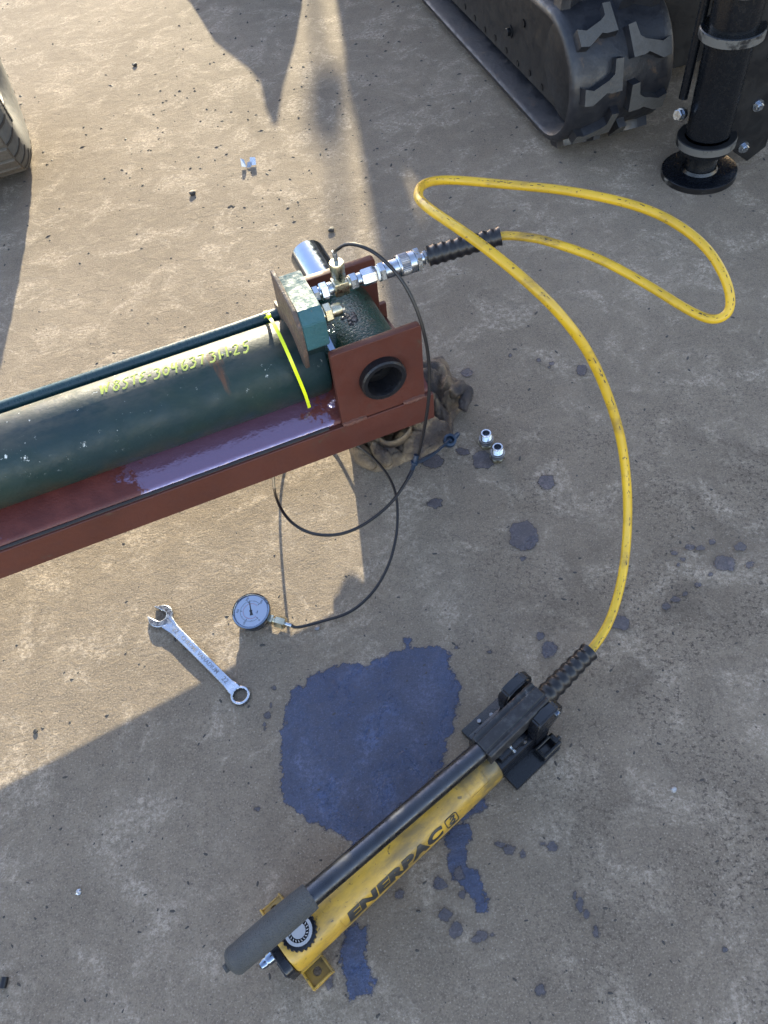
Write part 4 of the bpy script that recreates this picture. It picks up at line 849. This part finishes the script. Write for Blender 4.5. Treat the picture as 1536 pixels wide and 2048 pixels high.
LEFT = [(0.020, 0.004), (0.045, 0.000), (0.085, 0.022), (0.098, 0.018), (0.130, 0.018), (0.134, 0.090), (0.112, 0.092), (0.106, 0.060), (0.090, 0.050), (0.045, 0.036), (0.020, 0.044)]
def lug_bm(s0, mirror):
    bm = BM(); lo, hi = [], []
    for y, a in LEFT:
        yy_ = TWd - y if mirror else y
        ins = 0.0
        lo.append(bm.verts.new(track_pt((s0 + a) % TT, -0.002, yy_)))
        yc = TWd - 0.08 if mirror else 0.08; hi.append(bm.verts.new(track_pt((s0 + 0.045 + (a - 0.045) * 0.90) % TT, 0.024, yc + (yy_ - yc) * 0.93)))
    if mirror: lo.reverse(); hi.reverse()
    bm.faces.new(hi).material_index = 1
    for i in range(len(lo)): bm.faces.new((lo[i], lo[(i + 1) % len(lo)], hi[(i + 1) % len(lo)], hi[i]))
    return bm
pitch = TT / 38
for i in range(38):
    for mirror in (False, True):
        s0 = (i + (0.5 if mirror else 0.0)) * pitch + 0.010
        if 2.2 < s0 < TT - 0.9 and not (s0 < 0.8): 
            if s0 < TT - 1.2 and s0 > 2.3: continue
        obj('tread_lug', lug_bm(s0, mirror), [M['rubber_track'], M['lug_worn']], tk, angle=25)
def side_xy(x, z, y): return te * x + tw * y + V((0, 0, z + 0.024))
bm = BM(); rim = []                                     # long dark side plate of the undercarriage, rounded nose
for i in range(13): a = R(90 + 180 * i / 12); rim.append((0.068 + 0.128 * cos(a), TR + 0.118 * sin(a)))
rim = rim + [(TL, 0.045), (TL, 2 * TR - 0.04)]
prism(bm, rim, lambda x, z, d: side_xy(x, z, 0.060 + d), 0.16); fp = obj('track_frame', bm, M['frame_paint'], mc, angle=30)
bm = BM()
for x, z, r in [(0.330, 0.185, 0.011)]: lathe(bm, [(r, 0), (r, 0.003), (0.001, 0.003)], side_xy(x, z, 0.0585), -tw, 20)
obj('sight_hole', bm, M['bore'], fp)
for x, z in [(0.42, 0.13), (0.9, 0.16)]:
    bm = BM(); lathe(bm, [(0.017, 0), (0.017, 0.004)], side_xy(x, z, 0.06), -tw, 20); hexnut(bm, 0.012, 0.004, 0.014, side_xy(x, z, 0.06), -tw); obj('frame_bolt', bm, M['frame_paint'], fp)
for i in range(9):
    bm = BM(); x, z = 0.11 + 0.085 * i, 0.060 + 0.004 * (i % 3); lathe(bm, [(0.009, 0), (0.009, 0.0015)], side_xy(x, z, 0.0595), -tw, 12); obj('drain_slot', bm, M['bore'], fp)
bm = BM(); lathe(bm, [(0.02, 0), (0.105, 0.0), (0.135, 0.01), (0.135, 0.05)], side_xy(0.065, TR, 0.055), tw, 48); obj('idler', bm, M['frame_paint'], mc)
# far track, chassis, house and cab (house, canopy and cab: unseen stand-ins; they cast the shade)
bm = BM(); box2(bm, (0, 0, 0), (1, 1, 1))
def mbox(name, lo, hi, mat, bevel=0.01):
    bm = BM(); box2(bm, V(lo) - T0_, V(hi) - T0_, bevel=bevel); return obj(name, bm, mat, mc)
bm.free()
bm = BM(); prism(bm, [(0.13, 0.07), (0.13, 0.50), (1.75, 0.50), (1.75, 0.07)], lambda x, z, d: te * x + tw * (0.36 + d) + V((0, 0, z)), 0.85); obj('chassis', bm, M['frame_paint'], mc)
mbox('house', (0.80, 1.85, 0.66), (2.2, 4.7, 2.0), M['body'])
mbox('canopy', (0.76, 1.80, 2.02), (2.25, 4.8, 2.10), M['body'])
# stabiliser leg
LC = V((0.992, 1.782, 0)) - T0_
bm = BM(); lathe(bm, [(0.0545, 0.115), (0.0545, 0.375), (0.056, 0.376), (0.056, 0.62), (0.054, 0.625)], LC, Z, 48); leg = obj('stabiliser_leg', bm, M['black_paint'], mc)
bm = BM(); lathe(bm, [(0.040, 0.02), (0.040, 0.070), (0.0625, 0.072), (0.0625, 0.088), (0.055, 0.088)], LC, Z, 48, caps=False); obj('inner_post', bm, M['black_paint'], leg)
bm = BM(); lathe(bm, [(0.055, 0.088), (0.0735, 0.088), (0.0735, 0.106)], LC, Z, 56, mi=1, caps=False); lathe(bm, [(0.0735, 0.106), (0.0715, 0.108), (0.055, 0.108)], LC, Z, 56, mi=0, caps=False); obj('leg_collar', bm, [M['frame_paint'], M['bare_edge']], leg)
bm = BM(); lathe(bm, [(0.055, 0.345), (0.0735, 0.345), (0.0735, 0.364)], LC, Z, 56, mi=1, caps=False); lathe(bm, [(0.0735, 0.364), (0.0715, 0.366), (0.055, 0.366)], LC, Z, 56, mi=0, caps=False); obj('leg_collar', bm, [M['black_paint'], M['bare_edge']], leg)
bm = BM(); lathe(bm, [(0.056, 0.445), (0.071, 0.445), (0.071, 0.462)], LC, Z, 56, mi=1, caps=False); lathe(bm, [(0.071, 0.462), (0.069, 0.464), (0.056, 0.464)], LC, Z, 56, caps=False); obj('leg_collar', bm, [M['black_paint'], M['bare_edge']], leg)
bm = BM(); lathe(bm, [(0.0955, 0.0), (0.0955, 0.0145)], LC, Z, 64, mi=1); lathe(bm, [(0.0955, 0.0145), (0.093, 0.0160), (0.046, 0.0165), (0.042, 0.024)], LC, Z, 64, mi=0, caps=False); obj('foot_plate', bm, [M['black_paint'], M['foot_edge']], leg)
rdir = V((0.996, 0.087, 0)); rn = V((0.087, -0.996, 0))
bm = BM(); prism(bm, [(0.050, 0.085), (0.078, 0.050), (0.128, 0.010), (0.172, 0.040), (0.172, 0.50), (0.050, 0.50)], lambda x, z, d: LC + rdir * x + rn * (d + 0.002) + V((0, 0, z)), 0.012); bmesh.ops.bevel(bm, geom=bm.edges[:], offset=0.0015, segments=1, affect='EDGES'); br_ = obj('leg_bracket', bm, M['frame_paint'], leg)
for x, z in ((0.104, 0.056), (0.112, 0.163), (0.116, 0.280)):
    c = LC + rdir * x + rn * 0.014 + V((0, 0, z)); bm = BM(); lathe(bm, [(0.0145, 0), (0.0145, 0.003)], c, rn, 24); hexnut(bm, 0.0105, 0.003, 0.012, c, rn); lathe(bm, [(0.006, 0.012), (0.0055, 0.0145)], c, rn, 14); obj('bolt', bm, M['zinc'], br_)
bm = BM(); tube(bm, [LC + V((-0.063, 0.045, 0.19)), LC + V((-0.052, 0.045, 0.60))], 0.011, 16); obj('feed_pipe', bm, M['black_paint'], leg)
bm = BM(); c = LC + V((-0.066, 0.020, 0.165)); lathe(bm, [(0.012, 0), (0.0145, 0.004), (0.0145, 0.016)], c, (-0.9, -0.5, 0.2), 20); hexnut(bm, 0.0135, 0.016, 0.028, c, (-0.9, -0.5, 0.2)); obj('grease_cap', bm, M['zinc'], leg)
bm = BM(); c = LC + V((-0.068, 0.01, 0.47)); hexnut(bm, 0.012, 0, 0.022, c, (-0.2, -0.3, 1)); obj('leg_nut', bm, M['zinc'], leg)
# cab side, aerial and mirror: unseen stand-ins outlined to throw the long shade
TANE = math.tan(R(SUN_EL)) / 1.0
def shade_pt(w_, yg, yc):
    """point in the plane y = yc whose sun shadow falls at (w_, yg) on the ground; w_ is measured square to the sun"""
    return V((w_ + 0.0494 * yc, yc, (yc - yg) * TANE)) - T0_
def shade_panel(name, outlines, yc, th_, mat):
    me = plate([[(x, z) for x, z in o_] for o_ in outlines], th_ / 2)
    me.transform(basis((1, 0, 0), (0, 0, 1), (0, -1, 0), V((0, yc, 0)) - T0_)); return obj(name, me, mat, mc, smooth=False)
def wz(w_, yg, yc): return (w_ + 0.0494 * yc, max(0.0, (yc - yg) * TANE))
YC = 5.2
cab = [wz(0.026, 5.2, YC), wz(2.4, 5.2, YC), wz(2.4, -3, YC), wz(0.012, -3, YC), wz(0.012, -0.17, YC), wz(-0.072, -0.15, YC), wz(-0.072, 1.25, YC), wz(0.026, 1.40, YC)]  # unseen stand-in panel, stepped and notched to shape the shade
slot = [wz(0.142, 2.073, YC), wz(0.154, 1.836, YC), wz(0.165, 1.798, YC), wz(0.168, 1.975, YC)]  # opening that lets a sliver of sun through the panel
shade_panel('cab_stand_in', [cab, slot], YC, 0.03, M['body'])
shade_panel('sun_blocker', [[wz(-0.19, 0.0, 5.35), wz(-0.11, 0.035, 5.35), wz(-0.065, 0.05, 5.35), wz(-0.065, -0.08, 5.35), wz(-0.165, -0.08, 5.35), wz(-0.165, -1.2, 5.35), wz(-1.6, -1.6, 5.35), wz(-1.6, -0.30, 5.35), wz(-0.9, -0.12, 5.35)]], 5.35, 0.06, M['body'])  # added and unseen: notched outline keeps the sun off the pump and handle
YM = 9.5
shade_panel('mirror', [[wz(-0.128, 2.30, YM), wz(-0.022, 2.24, YM), wz(0.022, 2.56, YM), wz(0.022, 2.75, YM), wz(-0.11, 2.72, YM)]], YM, 0.03, M['body'])  # unseen stand-in, shaped and set far back for a soft blob of shadow
bm = BM(); tube(bm, [shade_pt(-0.055, 9.5, YM), shade_pt(-0.06, 2.6, YM)], 0.016, 12); tube(bm, [shade_pt(-0.045, 2.6, YM), shade_pt(-0.066, 1.55, YM)], 0.016, 12); obj('pole_stand_in', bm, M['body'], mc)  # unseen pole placed to throw the soft bar of shade
YT = 4.15
shade_panel('pointed_stand_in', [[wz(-0.66, YT, YT), wz(-0.66, 3.75, YT), wz(-0.546, 3.519, YT), wz(-0.436, 3.124, YT), wz(-0.307, 2.859, YT), wz(-0.272, 2.755, YT), wz(-0.258, 2.582, YT), wz(-0.235, 2.465, YT), wz(-0.222, 2.465, YT), wz(-0.197, 2.692, YT), wz(-0.142, 3.001, YT), wz(-0.106, 3.287, YT), wz(-0.08, YT, YT)]], YT, 0.05, M['body'])  # unseen stand-in outlined to throw the pointed shadow

# ------------------------------------------------------------------ wheel at the left edge
WB = R(12.0); wn = V((cos(WB), sin(WB), 0)); WR = 0.32
wc = V((-0.918, 2.545, 0)); wt = thing('vehicle_wheel', 'dusty grey tyre of a vehicle standing at the left edge', 'wheel', wc - wn * 0.10)
C0 = V((0, 0, WR)) + wn * 0.10                          # centre of the outer shoulder circle
SIDE = [(0.150, 0.004), (0.165, 0.016), (0.195, 0.030), (0.235, 0.036), (0.268, 0.034), (0.292, 0.026), (0.308, 0.015), (WR - 0.002, 0.002)]
bm = BM(); lathe(bm, SIDE, C0, wn, 120, mi=0, caps=False)
lathe(bm, [(WR - 0.002, 0.002), (WR - 0.003, -0.004), (WR - 0.004, -0.206), (WR - 0.012, -0.215), (0.26, -0.245), (0.17, -0.235), (0.15, -0.21)], C0, wn, 120, mi=1, caps=False)
ty = obj('tyre', bm, [M['tyre'], M['tread']], wt, angle=50)
x_, y_ = frame_for(wn)
def wheel_dir(a): return x_ * cos(a) + y_ * sin(a), -x_ * sin(a) + y_ * cos(a)
NB = 34
bm = BM()
for i in range(NB):
    for y0, y1, da in ((-0.001, -0.098, 0), (-0.106, -0.205, 0.5)):
        d, tgt = wheel_dir(2 * pi * (i + da) / NB)
        box(bm, C0 + d * (WR - 0.001) + wn * ((y0 + y1) / 2), (0.042, abs(y1 - y0), 0.010), rot=basis(tgt, wn, d).to_3x3(), bevel=0.002, seg=1)
obj('tread_pattern', bm, M['tread'], ty)
bm = BM()
for i in range(NB):
    d, tgt = wheel_dir(2 * pi * (i + 0.5) / NB)
    ribbon(bm, [C0 + d * (r + 0.001) + wn * (h + 0.0012) for r, h in ((0.270, 0.0335), (0.292, 0.026), (0.308, 0.015), (0.319, 0.002))], tgt, 0.0085, 0.0012)
obj('shoulder_grooves', bm, M['stone'], ty)['kind'] = 'stuff'
bm = BM()                                               # worn, half legible script round the sidewall
sa = -0.15
for i in range(11):
    for r0, r1, da in ((0.205, 0.243, 0.0), (0.215, 0.236, 0.028)):
        P = [];
        for j in range(6):
            t = j / 5; r = r0 + (r1 - r0) * t; h = 0.0305 + (r - 0.195) * 0.14
            d, tgt = wheel_dir(sa + i * 0.062 + da + 0.03 * t); P.append(C0 + d * r + wn * (h + 0.0012))
        tube(bm, P, 0.0022 if da == 0 else 0.0032, 6)
obj('sidewall_script', bm, M['ink'], ty)
bm = BM(); lathe(bm, [(0.155, 0.014), (0.148, 0.012), (0.140, 0.0), (0.13, -0.03), (0.08, -0.04), (0.05, -0.02), (0.001, -0.02)], C0, wn, 64, caps=False); obj('rim', bm, M['body'], wt)

# ------------------------------------------------------------------ litter and grit
def scrap(name, px, py, label, cat, pts, mat, th_=0.002):
    c = spot(px, py); bm = BM(); vs_ = [bm.verts.new(p) for p in pts]; n_ = len(vs_)
    up_ = [bm.verts.new(V(p) + V((0, 0, th_))) for p in pts]
    for i in range(1, n_ - 1): bm.faces.new((vs_[0], vs_[i], vs_[i + 1])); bm.faces.new((up_[0], up_[i + 1], up_[i]))
    for i in range(n_): bm.faces.new((vs_[i], vs_[(i + 1) % n_], up_[(i + 1) % n_], up_[i]))
    o = obj(name, bm, mat, smooth=False); o.location = c; return tag(o, label, cat)
o = thing('foil_scrap', 'torn scrap of bright foil standing on the sunlit concrete', 'litter', spot(497, 334))
bm = BM()
for quad in ([(-.006, -.004, .001), (.008, -.006, .001), (.013, .006, .012), (.000, .010, .010)], [(.006, .002, .002), (.024, .000, .002), (.026, .010, .020), (.010, .012, .022)], [(-.020, .002, .004), (-.006, -.004, .003), (-.008, .008, .020), (-.018, .010, .026)]):
    a = [bm.verts.new(p) for p in quad]; b = [bm.verts.new(V(p) + V((0, -0.0006, 0.0006))) for p in quad]; bm.faces.new(a); bm.faces.new(b[::-1])
    for i in range(4): bm.faces.new((a[i], a[(i + 1) % 4], b[(i + 1) % 4], b[i]))
obj('foil', bm, M['foil'], o, smooth=False)
o = thing('rubber_bung', 'small black rubber bung lying at the lower left edge', 'bung', spot(11, 1966))
bm = BM(); tube(bm, [(-.001, -.007, .0055), (.0, .0, .0058), (.001, .007, .0058)], 0.0056, 14); obj('bung_body', bm, M['black_rubber'], o)
o = thing('foil_crumb', 'crumpled silver crumb on the shaded concrete at lower left', 'litter', spot(159, 1785))
bm = BM(); s_ = bmesh.ops.create_icosphere(bm, subdivisions=2, radius=0.0042)
for v in bm.verts: v.co *= 1 + 0.6 * noise.noise(v.co * 300); v.co.z = v.co.z * 0.6 + 0.003
obj('crumb', bm, M['foil'], o, smooth=False)
def pebble(px, py, r, mat, label):
    bm = BM(); bmesh.ops.create_icosphere(bm, subdivisions=2, radius=r)
    for v in bm.verts: v.co *= 1 + 0.5 * noise.noise(v.co * (1.2 / r) + V((px, py, 0))); v.co.z = v.co.z * 0.6 + r * 0.5
    o = obj('stone_chip', bm, mat, smooth=False); o.location = spot(px, py); tag(o, label, 'stone', 'loose chips on the concrete')
pebble(270, 132, 0.009, M['stone'], 'dark stone chip on sunlit concrete near the top of the yard')
pebble(386, 389, 0.010, M['stone'], 'dark crumb below and left of the foil scrap')
pebble(663, 462, 0.009, M['stone'], 'dark crumb just above the chrome pin')
pebble(72, 1463, 0.0045, M['stone'], 'small dark chip near the shade edge at far left')
pebble(635, 1257, 0.005, M['knurl'], 'grey pebble just below the thin hose by the gauge')
pebble(1347, 1580, 0.0045, M['knurl'], 'pale mortar crumb right of the pump')
bm = BM()
for i in range(1250):
    if i < 900: p = spot(random.uniform(0, 1536), random.uniform(0, 2048))
    else: p = spot(random.gauss(560, 240), random.gauss(250, 170))
    if p.y > 4.2: continue
    r = random.choice([0.0009, 0.0012, 0.0016, 0.0022, 0.003]) * (0.6 + 0.3 * p.y); e = random.uniform(1, 2.6); a = random.uniform(0, pi)
    v = []
    for k_ in range(6):
        t = 2 * pi * k_ / 6; q = V((r * e * cos(t), r * sin(t))); rr = random.uniform(0.7, 1.2); v.append((p.x + (q.x * cos(a) - q.y * sin(a)) * rr, p.y + (q.x * sin(a) + q.y * cos(a)) * rr))
    b = [bm.verts.new((x, y, 0.0001)) for x, y in v]; t_ = bm.verts.new((p.x, p.y, r * 0.8))
    for k_ in range(6): bm.faces.new((b[k_], b[(k_ + 1) % 6], t_))
tag(obj('grit', bm, M['stone'], smooth=False), 'scattered dark grit and chips over the concrete yard', 'grit', kind='stuff')
